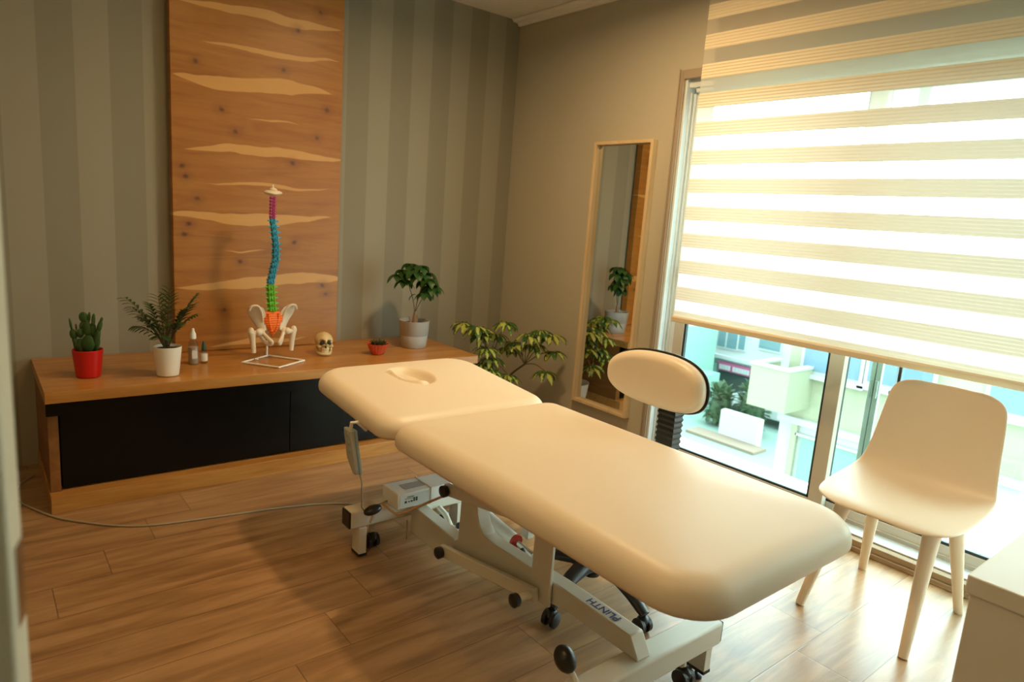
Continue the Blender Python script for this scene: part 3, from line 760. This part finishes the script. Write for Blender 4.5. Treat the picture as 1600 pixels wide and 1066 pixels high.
# red pot cactus
cx, cy = -2.541, -.462 + .03
P1 = thing('potted_cactus', 'prickly pear cactus in a bright red pot at the left end of console', 'potted plant', (cx, cy, ZC))
pot('pot', (cx, cy, ZC), .046, .058, .118, M_REDPOT, P1)
MB().lathe((cx, cy, ZC), [(.05, .098), (.052, .104), (.03, .106)], 20).build('soil', M_SOIL, P1)
RR = V(R0.x, R0.y, 0).normalized()     # image-right direction on the console, used only to orient plants
FW = V(R2.x, R2.y, 0).normalized()
pads_ = [(-.028, .0, .132, .024, .034, -4), (.007, -.006, .148, .029, .037, 6), (.003, .0, .21, .019, .034, -8), (-.012, .0, .262, .019, .022, 0), (-.058, .0, .182, .015, .023, -14), (-.068, 0, .225, .005, .028, -10), (-.048, 0, .145, .012, .03, -22), (-.028, .0, .19, .015, .021, 6), (-.022, 0, .225, .008, .018, 14), (-.045, 0, .215, .004, .016, -4), (.02, .005, .205, .016, .034, 8), (.012, 0, .262, .006, .024, 6), (.03, 0, .252, .008, .028, 6), (.042, 0, .178, .013, .04, 14), (.055, 0, .225, .010, .03, 16), (.064, 0, .255, .006, .012, 20), (-.058, .004, .125, .004, .028, -10), (.03, .01, .15, .018, .04, 10)]
mb = MB()
for (u, d_, z_, rw, rh, rot) in pads_:
    c = V(cx, cy, ZC + z_ * .97) + RR * u * .98 + FW * d_
    M_ = Matrix((( RR.x, FW.x, 0), (RR.y, FW.y, 0), (0, 0, 1))) @ Matrix.Rotation(math.radians(rot), 3, 'Y')
    mb.ell(c, (rw, min(.011, rw * .8), rh), M=M_, nu=16, nv=12)
mb.build('cactus_pads', M_CACT, P1)
# white pot palm
cx, cy = -2.252, -.52
P2 = thing('potted_palm', 'small parlour palm in a white pot on the console', 'potted plant', (cx, cy, ZC))
pot('pot', (cx, cy, ZC), .045, .057, .13, M_WHITEPOT, P2)
MB().lathe((cx, cy, ZC), [(.05, .11), (.052, .118), (.03, .12)], 20).build('soil', M_SOIL, P2)
fr_ = MB(); st_ = MB()
fronds = [(-.165, .0, .27, .5), (-.15, .03, .21, .4), (-.05, -.03, .14, .9), (.05, -.03, .15, .9), (-.02, .02, .22, .4), (.0, .03, .33, .1), (.04, -.02, .30, .1), (.11, .0, .26, .4), (.12, .02, .20, .5), (-.07, -.06, .18, .6), (.08, -.07, .17, .6), (-.03, -.05, .25, .3), (.10, .06, .30, .3), (-.12, -.04, .13, .9), (.03, -.09, .10, .9), (-.06, .06, .28, .3), (.06, .0, .22, .3), (-.10, 0, .18, .5)]
for (du, dd, dz, dr_) in fronds:
    b0 = V(cx, cy, ZC + .115) + RR * random.uniform(-.015, .015); e1 = b0 + RR * du + FW * dd + V(0, 0, dz * .78)
    mid = b0.lerp(e1, .55) + V(0, 0, .03 + .25 * abs(du) * .4)
    path = [b0 * (1 - t_) ** 2 + mid * 2 * t_ * (1 - t_) + e1 * t_ ** 2 for t_ in [i / 10 for i in range(11)]]
    st_.tube(path, [.0022] * 6 + [.0012] * 5, 5)
    for i in range(4, 11):
        p = path[i]; tdir = (path[min(i + 1, 10)] - path[i - 1]).normalized()
        for s_ in (-1, 1):
            sd = tdir.cross(V(0, 0, 1)); 
            if sd.length < .2: sd = RR.copy()
            sd.normalize(); d_ = (tdir * .75 + sd * s_ * .8 + V(0, 0, .1)).normalized()
            L = .062 * (1 - .35 * abs(i - 7) / 4) 
            fr_.leaf(p, d_, V(0, 0, 1), L, .0125, droop=.5 + .5 * dr_, n=4)
st_.build('stems', M_STEM, P2); fr_.build('fronds', M_PALM, P2)
# grey pot plant
cx, cy = -.885, -.315
P3 = thing('potted_lantern_tree', 'bushy green plant on thin stems in a ribbed grey pot', 'potted plant', (cx, cy, ZC))
MB().lathe((cx, cy, ZC), [(.07, 0), (.074, .004), (.081, .07), (.0805, .074), (.083, .076), (.0885, .158), (.0895, .16), (.0845, .16), (.08, .14)], 48).build('pot', M_GREYPOT, P3, angle=50)
MB().lathe((cx, cy, ZC), [(.078, .135), (.081, .141), (.03, .144)], 24).build('soil', M_SOIL, P3)
st_ = MB(); lf = MB(); b0 = V(cx, cy, ZC + .14)
MB().tube([b0, b0 + V(0, 0, .04), b0 + V(.002, 0, .07)], [.013, .011, .008], 10).build('trunk', M_TRUNK, P3)
m_ = MB(); m_.tube([b0 - RR * .02, b0 - RR * .03 + V(0, 0, .04)], [.008, .005], 8); m_.tube([b0 + RR * .01, b0 + RR * .014 + V(0, 0, .05)], [.008, .005], 8); m_.build('side_shoots', M_TRUNK, P3)
heads = [(-.075, .0, .36), (-.04, .03, .395), (-.10, -.01, .33), (.045, .0, .31), (.075, .02, .27), (.02, -.03, .35), (.08, -.02, .32), (.05, .03, .35), (-.015, -.03, .36), (.02, .0, .39), (-.06, -.01, .30), (.06, -.02, .24), (.095, 0, .28)]
for i, (du, dd, dz) in enumerate(heads):
    e1 = b0 + RR * du + FW * dd + V(0, 0, dz - .05)
    if i in (0, 3, 4, 7): st_.tube(smooth_path([b0 + V(0, 0, .06), b0.lerp(e1, .5) + RR * du * -.25, e1], 5), .0025, 6)
    for k in range(7):
        a = 2 * PI * k / 7 + i; d_ = (RR * math.cos(a) + FW * math.sin(a) + V(0, 0, random.uniform(-.1, .35))).normalized()
        lf.leaf(e1, d_, V(0, 0, 1), random.uniform(.07, .10), random.uniform(.04, .055), droop=1.7, n=6, fold=.08, shape=lambda t_: (math.sin(PI * min(1, (t_ * .98) ** .75)) if t_ > 0 else .1))
lf.leaf(b0 + RR * -.0 + V(0, 0, .17), (RR * -.3 + V(0, 0, .1)), V(0, 0, 1), .06, .035, droop=2.5)
lf.leaf(b0 + RR * .085 + V(0, 0, .23), (RR * .3 + V(0, 0, -.6)), V(0, 0, 1), .09, .045, droop=2.0)
st_.build('stems', M_STEM, P3); lf.build('leaves', M_LEAF, P3)
# succulent bowl
cx, cy = -1.183, -.435
P4 = thing('succulent_bowl', 'small succulents in a fluted red bowl on the console', 'potted plant', (cx, cy, ZC))
rip = lambda w_, r, z: 1 + .05 * abs(math.sin(w_ * 9))
MB().lathe((cx, cy, ZC), [(.026, 0), (.030, .003), (.045, .03), (.056, .058), (.060, .062), (.056, .062), (.048, .052)], 90, rip).build('bowl', M_ORANGEPOT, P4, angle=50)
MB().lathe((cx, cy, ZC), [(.046, .048), (.05, .053), (.02, .055)], 20).build('soil', M_SOIL, P4)
sm = MB()
for (u, d_) in [(-.025, 0), (.01, -.012), (.03, .01), (.0, .02), (-.01, -.02)]:
    c = V(cx, cy, ZC + .052) + RR * u + FW * d_
    for k in range(12):
        a = k * 2.4; el = .3 + .08 * k
        dd = (RR * math.cos(a) + FW * math.sin(a)) * math.cos(el) + V(0, 0, math.sin(el))
        sm.leaf(c, dd, V(0, 0, 1), .034, .012, droop=-.2, n=3, fold=.3)
sm.build('rosettes', M_SUCC, P4)

# variegated schefflera on the floor behind the table
cx, cy = -.36, -.42
P5 = thing('variegated_umbrella_plant', 'large variegated yellow-green floor plant in the corner beside the console', 'potted plant', (cx, cy, 0))
MB().lathe((cx, cy, 0), [(.09, 0), (.10, .004), (.12, .12), (.13, .2), (.132, .205), (.124, .205), (.118, .18)], 40).build('pot', M_WHITEPOT, P5, angle=50)
MB().lathe((cx, cy, 0), [(.11, .17), (.119, .178), (.05, .182)], 24).build('soil', M_SOIL, P5)
cl = [(-.587, -.53, .657), (-.437, -.613, .69), (-.529, -.562, .53), (-.343, -.60, .56), (-.239, -.66, .55), (-.23, -.70, .645), (-.16, -.756, .52), (-.208, -.74, .40), (-.574, -.537, .43), (-.382, -.60, .36), (-.617, -.50, .60), (-.17, -.74, .62), (-.475, -.55, .46), (-.5, -.45, .63), (-.42, -.5, .6), (-.3, -.5, .5), (-.62, -.42, .66), (-.5, -.6, .40), (-.3, -.66, .62)]
st_ = MB(); lf = MB()
stems_ = [V(cx - .02, cy, .17), V(cx + .02, cy - .02, .17)]
tops_ = [V(-.46, -.52, .42), V(-.27, -.62, .42)]
for a, b in zip(stems_, tops_): st_.tube(smooth_path([a, a.lerp(b, .5) + V(0, .02, .02), b], 6), .006, 8)
for i, c in enumerate(cl):
    c = Vector(c); c.x = max(min(c.x, -.10), -.60 if c.z > .62 else -.53); q = tops_[0] if c.x < -.38 else tops_[1]
    st_.tube(smooth_path([q, q.lerp(c, .5) + V(0, 0, .02), c], 5), .0028, 6)
    nl = random.choice((7, 8, 9)); ph = random.random() * 6
    for k in range(nl):
        a = 2 * PI * k / nl + ph; d_ = (V(math.cos(a), math.sin(a), 0) - FW * .25 + V(0, 0, random.uniform(-.25, .15))).normalized()
        L = random.uniform(.085, .115)
        if c.x + d_.x * (L + .01) > -.012: d_.x = -abs(d_.x) * .2; d_.normalize()
        lf.leaf(c + d_ * .012, d_, V(0, 0, 1), L, random.uniform(.032, .040), droop=1.1, n=6, fold=.12)
st_.build('stems', M_STEM, P5); lf.build('leaves', M_SCH, P5)

# ------------------------------------------------------------------ bottles
cx, cy = -2.105, -.345
BT = thing('spray_bottle', 'clear spray bottle with a white pump cap beside the palm pot', 'bottle', (cx, cy, ZC))
MB().lathe((cx, cy, ZC), [(.02, 0), (.0225, .004), (.0225, .09), (.020, .105), (.010, .118), (.009, .13)], 28).build('bottle_body', M_CLEAR, BT)
MB().lathe((cx, cy, ZC), [(.019, .002), (.0215, .005), (.0215, .082), (.02, .083)], 28).build('liquid', mat('pale_liquid', (.78, .70, .6), .3, Transmission_Weight=.35), BT)
MB().lathe((cx, cy, ZC), [(.013, .122), (.014, .128), (.013, .145), (.007, .158), (.006, .165), (.005, .172)], 24).build('pump_cap', M_WHITEM, BT)
B('bottle_label', (cx - .012, cx + .012, cy - .0245, cy - .0225, ZC + .03, ZC + .07), mat('bottle_label', (.65, .62, .6), .5), BT)
cx, cy = -2.058, -.345
DB = thing('dropper_bottle', 'small clear bottle with a dark green cap beside the spray bottle', 'bottle', (cx, cy, ZC))
MB().lathe((cx, cy, ZC), [(.014, 0), (.016, .003), (.016, .05), (.008, .06), (.0075, .066)], 24).build('bottle_body', M_CLEAR, DB)
MB().lathe((cx, cy, ZC), [(.0165, .012), (.0167, .014), (.0167, .046), (.0165, .048)], 24).build('bottle_label', mat('bottle_label2', (.7, .68, .62), .5), DB)
MB().lathe((cx, cy, ZC), [(.011, .062), (.012, .064), (.010, .08), (.005, .105), (.003, .108)], 20).build('cap', mat('green_cap', (.02, .07, .03), .4), DB)

# ------------------------------------------------------------------ spine model
SPN = thing('spine_model', 'coloured anatomical spine model with pelvis on a white wire stand', 'anatomical model', (-1.75, -.4, ZC))
# screen-plane helper is not used: everything is placed in metres
Lc, Fc, Rc, Bc = V(-1.899, -.41, ZC + .005), V(-1.777, -.572, ZC + .005), V(-1.612, -.47, ZC + .005), V(-1.735, -.30, ZC + .005)
mb = MB()
for a, b in ((Lc, Fc), (Fc, Rc), (Rc, Bc), (Bc, Lc)): mb.tube([a, b], .0048, 10)
for a in (Lc, Fc, Rc, Bc): mb.ell(a, (.005, .005, .005), nu=10, nv=6)
base = mb.build('stand_base', M_WHITEM, SPN)
pb = Bc.lerp(Lc, .06)
MB().tube([pb, pb + V(0, 0, .12), V(-1.738, -.325, .66), V(-1.738, -.33, .80)], .0055, 10).build('stand_pole', M_WHITEM, SPN)
MB().ell(Lc.lerp(Bc, .35) + V(0.02, -.01, .004), (.012, .008, .006)).build('clamp_screw', M_CHROME, SPN)
def spx(z):   # spine centreline in the wall-parallel plane
    K = [(.63, -1.735), (.745, -1.733), (.82, -1.734), (.898, -1.736), (.95, -1.727), (1.014, -1.717), (1.08, -1.722), (1.14, -1.732), (1.215, -1.745), (1.27, -1.742), (1.33, -1.735)]
    for (a, b), (c, d) in zip(K, K[1:]):
        if z <= c: return lerp(b, d, (z - a) / (c - a))
    return K[-1][1]
def spy(z): return -.345 + .022 * math.sin((z - .75) / .58 * 2 * PI)
def vertebra(z, h_, r, m_, proc, tr_w):
    x_, y_ = spx(z), spy(z); mb = MB()
    mb.lathe((x_, y_, z - h_ * .42), [(r * .98, 0), (r, h_ * .08), (r * .86, h_ * .4), (r, h_ * .76), (r * .98, h_ * .84)], 16)
    mb.tube([(x_ - tr_w, y_ - r * .5, z + .002), (x_ - tr_w * .45, y_ - r * .75, z), (x_ + tr_w * .45, y_ - r * .75, z), (x_ + tr_w, y_ - r * .5, z + .002)], [.0045, .0035, .0035, .0045], 8)
    mb.tube([(x_, y_ - r * .7, z), (x_, y_ - r - proc * .6, z - proc * .4), (x_, y_ - r - proc, z - proc * .75)], [.0045, .004, .0045], 8)
    for s_ in (-1, 1): mb.ell((x_ + s_ * r * .62, y_ - r * .95, z), (.0048, .005, h_ * .5), nu=10, nv=6)
    return mb.build('vertebra', m_, SPN)
zs = 1.322
for i in range(7): vertebra(zs - i * .0152 - .008, .0152, .0140, M_VIO, .010, .016)
z1_, z2_ = 1.203, .902
for i in range(12):
    z_ = lerp(z1_, z2_, i / 11); vertebra(z_, .0272, .0145 + i * .0004, M_BLU, .014, .028 - .001 * abs(i - 2))
for i in range(5): vertebra(.873 - i * .0268, .0290, .0195, M_GRN, .014, .031)
# discs
for i in range(11):
    z_ = lerp(z1_, z2_, (i + .5) / 11); MB().lathe((spx(z_), spy(z_), z_ - .003), [(.0125, 0), (.0135, .003), (.0125, .006)], 14).build('disc', M_BLU, SPN)
# sacrum
sx_, sy_ = -1.733, -.35
mb = MB()
N = 11
for i in range(N):
    t_ = i / (N - 1); z_ = lerp(.742, .635, t_); w_ = .050 * (1 - t_ ** 1.5) + .007
    mb.ell((sx_, sy_ - .012 * math.sin(PI * t_), z_), (w_, .016 - .008 * t_, .0125), nu=18, nv=8)
    for s_ in (-1, 1):
        if w_ > .015: mb.ell((sx_ + s_ * w_ * .45, sy_ - .02, z_), (.006, .006, .006), nu=8, nv=6)
mb.build('sacrum', M_ORG, SPN)
# occiput / atlas plate
mb = MB(); mb.ell((-1.733, -.345, 1.333), (.046, .032, .017), fn=lambda d, p: V(p.x, p.y, p.z * (1 if p.z > 0 else .6) + .006 * abs(d.x)))
mb.ell((-1.733, -.345, 1.352), (.02, .02, .012)); mb.tube([(-1.733, -.345, 1.355), (-1.733, -.345, 1.378)], [.006, .0035], 8)
mb.build('skull_base', M_BONE, SPN)
# pelvis halves: curved blade (ilium) + socket + ischium/pubis loop
def pelvis(s_):
    mb = MB(); c = V(-1.733, -.345, 0)
    def P_(u, d, z_): return V(c.x + s_ * u, c.y + d, z_)
    # ilium blade as swept flattened sections
    secs = [(.050, -.005, .655, .016, .013), (.057, .0, .685, .020, .013), (.066, .004, .715, .029, .011), (.076, .002, .742, .036, .010), (.086, -.006, .765, .033, .010), (.098, -.012, .783, .019, .009)]
    pts = [P_(a, b, z_) for a, b, z_, w_, th in secs]
    vs = []; n_ = 14
    for (a, b, z_, w_, th) in secs:
        ax = V(s_ * .80, .60 if s_ < 0 else .45, -.25).normalized(); ay = V(-ax.y, ax.x, 0).normalized()
        for k in range(n_):
            w = 2 * PI * k / n_; vs.append(P_(a, b, z_) + ax * (math.cos(w) * w_ * 1.25) + ay * (math.sin(w) * th * .6))
    fs = [(i * n_ + k, i * n_ + (k + 1) % n_, (i + 1) * n_ + (k + 1) % n_, (i + 1) * n_ + k) for i in range(len(secs) - 1) for k in range(n_)] + [tuple(range(n_)), tuple((len(secs) - 1) * n_ + k for k in range(n_))]
    mb.add(vs, fs)
    mb.tube(smooth_path([P_(.048, -.01, .70), P_(.058, -.02, .75), P_(.08, -.03, .785), P_(.108, -.028, .785), P_(.118, -.02, .765)], 4), .006, 8)
    mb.ell(P_(.060, -.01, .65), (.022, .02, .021), nu=12, nv=8)
    mb.tube(smooth_path([P_(.05, -.02, .645), P_(.034, -.045, .625), P_(.018, -.055, .605), P_(.024, -.045, .590), P_(.04, -.02, .598), P_(.055, .0, .625)], 4), .0085, 8)
    return mb.build('hip_bone', M_BONE, SPN)
def femur(s_):
    mb = MB(); c = V(-1.733, -.345, 0)
    def P_(u, d, z_): return V(c.x + s_ * u, c.y + d, z_)
    mb.ell(P_(.072, -.02, .652), (.018, .018, .018), nu=14, nv=10)
    mb.tube([P_(.075, -.02, .652), P_(.098, -.015, .648)], [.011, .013], 10)
    mb.ell(P_(.108, -.012, .655), (.016, .016, .022), nu=12, nv=8)
    mb.tube([P_(.104, -.013, .65), P_(.10, -.013, .61), P_(.096, -.013, .565), P_(.095, -.013, .548)], [.018, .0135, .0125, .0125], 14)
    return mb.build('femur_stub', M_BONE, SPN)
for s_ in (-1, 1): pelvis(s_); femur(s_)

# ------------------------------------------------------------------ small skull
cx, cy = -1.452, -.335
SK = thing('skull_model', 'small yellowed skull model beside the wooden panel base', 'anatomical model', (cx, cy, ZC))
fd = (V(CAM.x, CAM.y, 0) - V(cx, cy, 0)).normalized(); fd = (Matrix.Rotation(math.radians(12), 3, 'Z') @ fd); rt_ = V(-fd.y, fd.x, 0)
M_ = Matrix(((rt_.x, -fd.x, 0), (rt_.y, -fd.y, 0), (0, 0, 1)))    # local: x right, -y forward
socks = [(-.38, .02, .30, .030), (.38, .02, .30, .030), (0, -.25, .15, .026)]
def skfn(d, p):
    # flatten sides, tuck below, carve sockets on the front
    p = V(p.x * (1 - .12 * (1 if d.y < 0 else 0) * max(0, -d.z + .2)), p.y, p.z)
    if d.z < -.25 and d.y > -.2: p.z *= .72
    if d.y < 0:
        for (sx2, sz2, rr, dp) in socks:
            q = math.hypot((d.x - sx2), (d.z - sz2) * .95)
            if q < rr: p = p * (1 - .42 * (1 - (q / rr) ** 3))
    return p
mb = MB(); mb.ell((cx, cy, ZC + .074), (.047, .062, .046), M=M_, nu=64, nv=48, fn=skfn); mb.build('cranium', M_SKULL, SK, angle=80)
def skp(x, y, z): return V(cx, cy, ZC + z) + M_ @ V(x, y, 0)
mb = MB(); mb.ell(skp(0, -.034, .036), (.023, .024, .017), M=M_, nu=20, nv=12)
for s_ in (-1, 1):
    mb.ell(skp(s_ * .031, -.036, .050), (.012, .014, .009), M=M_)
    mb.tube([skp(s_ * .036, -.03, .052), skp(s_ * .044, -.005, .052)], [.005, .004], 8)
mb.build('upper_jaw', M_SKULL, SK)
MB().tube(smooth_path([skp(-.036, .005, .040), skp(-.034, -.012, .014), skp(-.022, -.042, .010), skp(0, -.052, .011), skp(.022, -.042, .010), skp(.034, -.012, .014), skp(.036, .005, .040)], 3), .009, 10).build('lower_jaw', M_SKULL, SK)
mb = MB()
for k in range(8):
    a = (k - 3.5) * .26; mb.ell(skp(math.sin(a) * .021, -.036 - math.cos(a) * .019, .0235), (.003, .003, .006), M=M_, nu=8, nv=6)
mb.build('teeth', M_BONE, SK)
mb = MB()
for (u, z_, rx_, rz_) in [(-.0185, .067, .0125, .0105), (.0185, .067, .0125, .0105)]:
    mb.ell(skp(u, -.046, z_), (rx_, .009, rz_), M=M_, nu=16, nv=10)
mb.ell(skp(0, -.055, .050), (.0055, .006, .0085), M=M_, nu=12, nv=8)
mb.build('socket_shade', M_BLACKM, SK)  # black ellipsoids stand in for the shade inside eye and nose cavities

# ------------------------------------------------------------------ outside
M_YB = mat('yellow_render', (.42, .43, .30), .8); M_WB = mat('white_render', (.56, .58, .57), .8); M_MB = mat('mint_render', (.26, .46, .38), .8)
M_WIN = mat('far_window', (.16, .27, .30), .3); M_CURT = mat('blue_curtain', (.17, .28, .37), .6); M_ROAD = mat('asphalt', (.22, .32, .27), .9)
M_HEDGE = m_leaf('hedge', (.05, .10, .05), (.10, .17, .08)); M_SHOP = mat('shopfront', (.06, .09, .08), .4); M_MAG = mat('magenta_sign', (.45, .10, .22), .6)
M_CARW = mat('car_paint', (.6, .62, .62), .2); M_TERR = mat('terrace', (.7, .71, .7), .35); M_GLZ = mat('car_glass', (.05, .07, .07), .2)
GZ = -6.0
struct(B('terrace_floor', (.20, .72, -5.2, -.4, -.25, -.05), M_TERR))
struct(B('street', (.9, 70, -30, 60, GZ - .2, GZ), M_ROAD))
Y = thing('yellow_building', 'pale yellow apartment block with a balcony and white lower storey across the street', 'building', (10, -4, GZ))
B('wall', (8.0, 14, -12, 2.06, -1.69, .75), M_YB, Y, smooth=False)
B('lower_wall', (7.98, 14, -12, 2.06, GZ, -1.80), M_WB, Y, smooth=False)
B('string_course', (7.9, 14, -12, 2.07, -1.80, -1.69), M_WB, Y, smooth=False)
B('downpipe', (7.9, 7.97, 1.70, 1.80, GZ, -1.80), M_YB, Y, smooth=False)
B('garage_door', (7.94, 7.97, .1, 1.62, GZ, -1.98), M_MB, Y, smooth=False)
B('garage_lintel', (7.9, 7.97, .0, 1.72, -1.98, -1.94), M_WB, Y, smooth=False)
for (a, b, c, d) in [(1.77, 1.36, -.1, -.83), (1.07, .86, -.1, -.83), (.72, .31, -.1, -.80), (.24, -.17, -.1, -.79), (-.9, -1.6, -.1, -.8), (-2.4, -3.2, -.1, -.8)]:
    w_ = B('window_frame', (7.94, 7.995, b - .06, a + .06, d - .07, c + .06), M_WB, Y, smooth=False); B('window_glazing', (7.92, 7.938, b, a, d, c), M_CURT, w_, smooth=False)
    B('window_sill', (7.86, 7.938, b - .12, a + .12, d - .13, d - .06), M_WB, w_, smooth=False)
bb = MB(); bb.box(7.2, 7.28, 1.6, 2.28, -1.49, -.80); bb.box(7.28, 7.999, 2.2, 2.28, -1.49, -.80); bb.box(7.28, 7.999, 1.6, 1.68, -1.49, -.80); bb.box(7.28, 7.999, 1.68, 2.2, -1.49, -1.40)
bb.build('balcony', M_YB, Y, smooth=False)
bb = MB(); bb.box(7.18, 7.30, 1.58, 2.30, -.80, -.76); bb.box(7.30, 7.98, 2.18, 2.30, -.80, -.76); bb.box(7.30, 7.98, 1.58, 1.70, -.80, -.76)
bb.build('balcony_rail', M_WB, Y, smooth=False)
F = thing('white_building', 'white building with a pink shop sign farther down the street', 'building', (27, 14, GZ))
B('wall', (24.0, 30, 2.0, 24, GZ, 1.5), M_WB, F, smooth=False)
B('ledge', (23.75, 24.0, 12.0, 24, -4.34, -4.18), M_WB, F, smooth=False)
B('shopfront', (23.9, 24.0, 11.6, 13.8, GZ, -4.9), M_SHOP, F, smooth=False)
B('pale_shutter', (23.9, 24.0, 13.9, 15.4, GZ, -4.6), M_MB, F, smooth=False)
for (a, b, c, d) in [(14.04, 13.65, -2.6, -3.8), (13.55, 13.05, -2.6, -3.8), (12.95, 12.65, -2.6, -3.75), (15.3, 14.75, -2.4, -3.9), (11.95, 10.95, -2.4, -3.5)]:
    w_ = B('window_frame', (23.92, 23.99, b - .05, a + .05, d - .08, c + .08), M_WB, F, smooth=False); B('window_glazing', (23.9, 23.918, b, a, d, c), M_WIN, w_, smooth=False)
sg = B('shop_sign', (23.75, 23.9, 12.15, 13.75, -4.86, -4.47), M_MAG, F, smooth=False)
sl = MB(); yy = 13.68
for w_ in (.16, .10, .14, .12, 0, .13, .15, .10, .14, .12, .10):
    if w_: sl.box(23.73, 23.749, yy - w_, yy, -4.80, -4.58)
    yy -= (w_ or .08) + .02
sl.build('sign_lettering', M_WB, sg, smooth=False)
G = thing('mint_building', 'low mint green building at the left edge of the window view', 'building', (21, 14, GZ))
B('wall', (20, 21.6, 12.2, 13.1, GZ, -4.5), M_MB, G, smooth=False)
B('tall_wing', (20, 22.4, 13.1, 24, GZ, -2.6), M_MB, G, smooth=False)
car = thing('parked_car', 'white car parked beside the shrubs under the pink sign', 'car', (21.9, 9.7, GZ))
MB().prism([(7.7, -5.65), (7.7, -5.25), (8.3, -5.1), (8.8, -4.72), (10.0, -4.70), (10.6, -5.05), (11.5, -5.2), (11.6, -5.65)], 'x', 21, 22.6).build('body', M_CARW, car, bevel=.05)
MB().prism([(8.42, -5.08), (8.85, -4.76), (9.95, -4.74), (10.48, -5.04)], 'x', 20.985, 22.615).build('side_windows', M_GLZ, car)
for y_ in (8.4, 10.8):
    for x_ in (20.98, 22.44): MB().tube([(x_, y_, -5.7), (x_ + .18, y_, -5.7)], .295, 20).build('wheel', M_PLASTIC, car)
def hedge(c, r_, n_, name, label):
    mb = MB()
    for i in range(n_):
        d_ = V(random.gauss(0, 1), random.gauss(0, 1), random.gauss(.2, 1)).normalized(); p = V(*c) + V(d_.x * r_[0], d_.y * r_[1], d_.z * r_[2]) * random.uniform(.6, .95)
        mb.leaf(p, d_ + V(random.uniform(-.6, .6), random.uniform(-.6, .6), .2), V(0, 0, 1), .30, .16, n=3)
    for k in range(4): mb.ell(V(*c) + V(random.uniform(-.2, .2) * r_[0], random.uniform(-.2, .2) * r_[1], random.uniform(-.2, .1) * r_[2]), (r_[0] * .7, r_[1] * .7, r_[2] * .75), nu=12, nv=8)
    tag(mb.build(name, M_HEDGE, at=(c[0], c[1], c[2] - r_[2])), label, 'shrub')
hedge((19.4, 10.6, -5.2), (.5, .55, .8), 260, 'street_shrub', 'rounded green shrub left of the white planter wall')
hedge((19.6, 9.35, -5.0), (.5, .5, 1.0), 260, 'street_shrub', 'taller green shrub behind the white planter wall')
tag(B('planter_wall', (18.2, 18.5, 8.2, 9.75, GZ, -5.0), M_WB, at=(18.35, 9, GZ), smooth=False), 'low white planter wall by the street', 'wall')
tag(B('street_planting_bed', (17.4, 18.2, 7.8, 10.6, GZ, GZ + .1), mat('earth', (.25, .18, .13), .9), at=(17.8, 9.2, GZ), smooth=False), 'brown planting bed in front of the white planter wall', 'planting bed')

for o in S.objects:
    if '_o' in o: del o['_o']
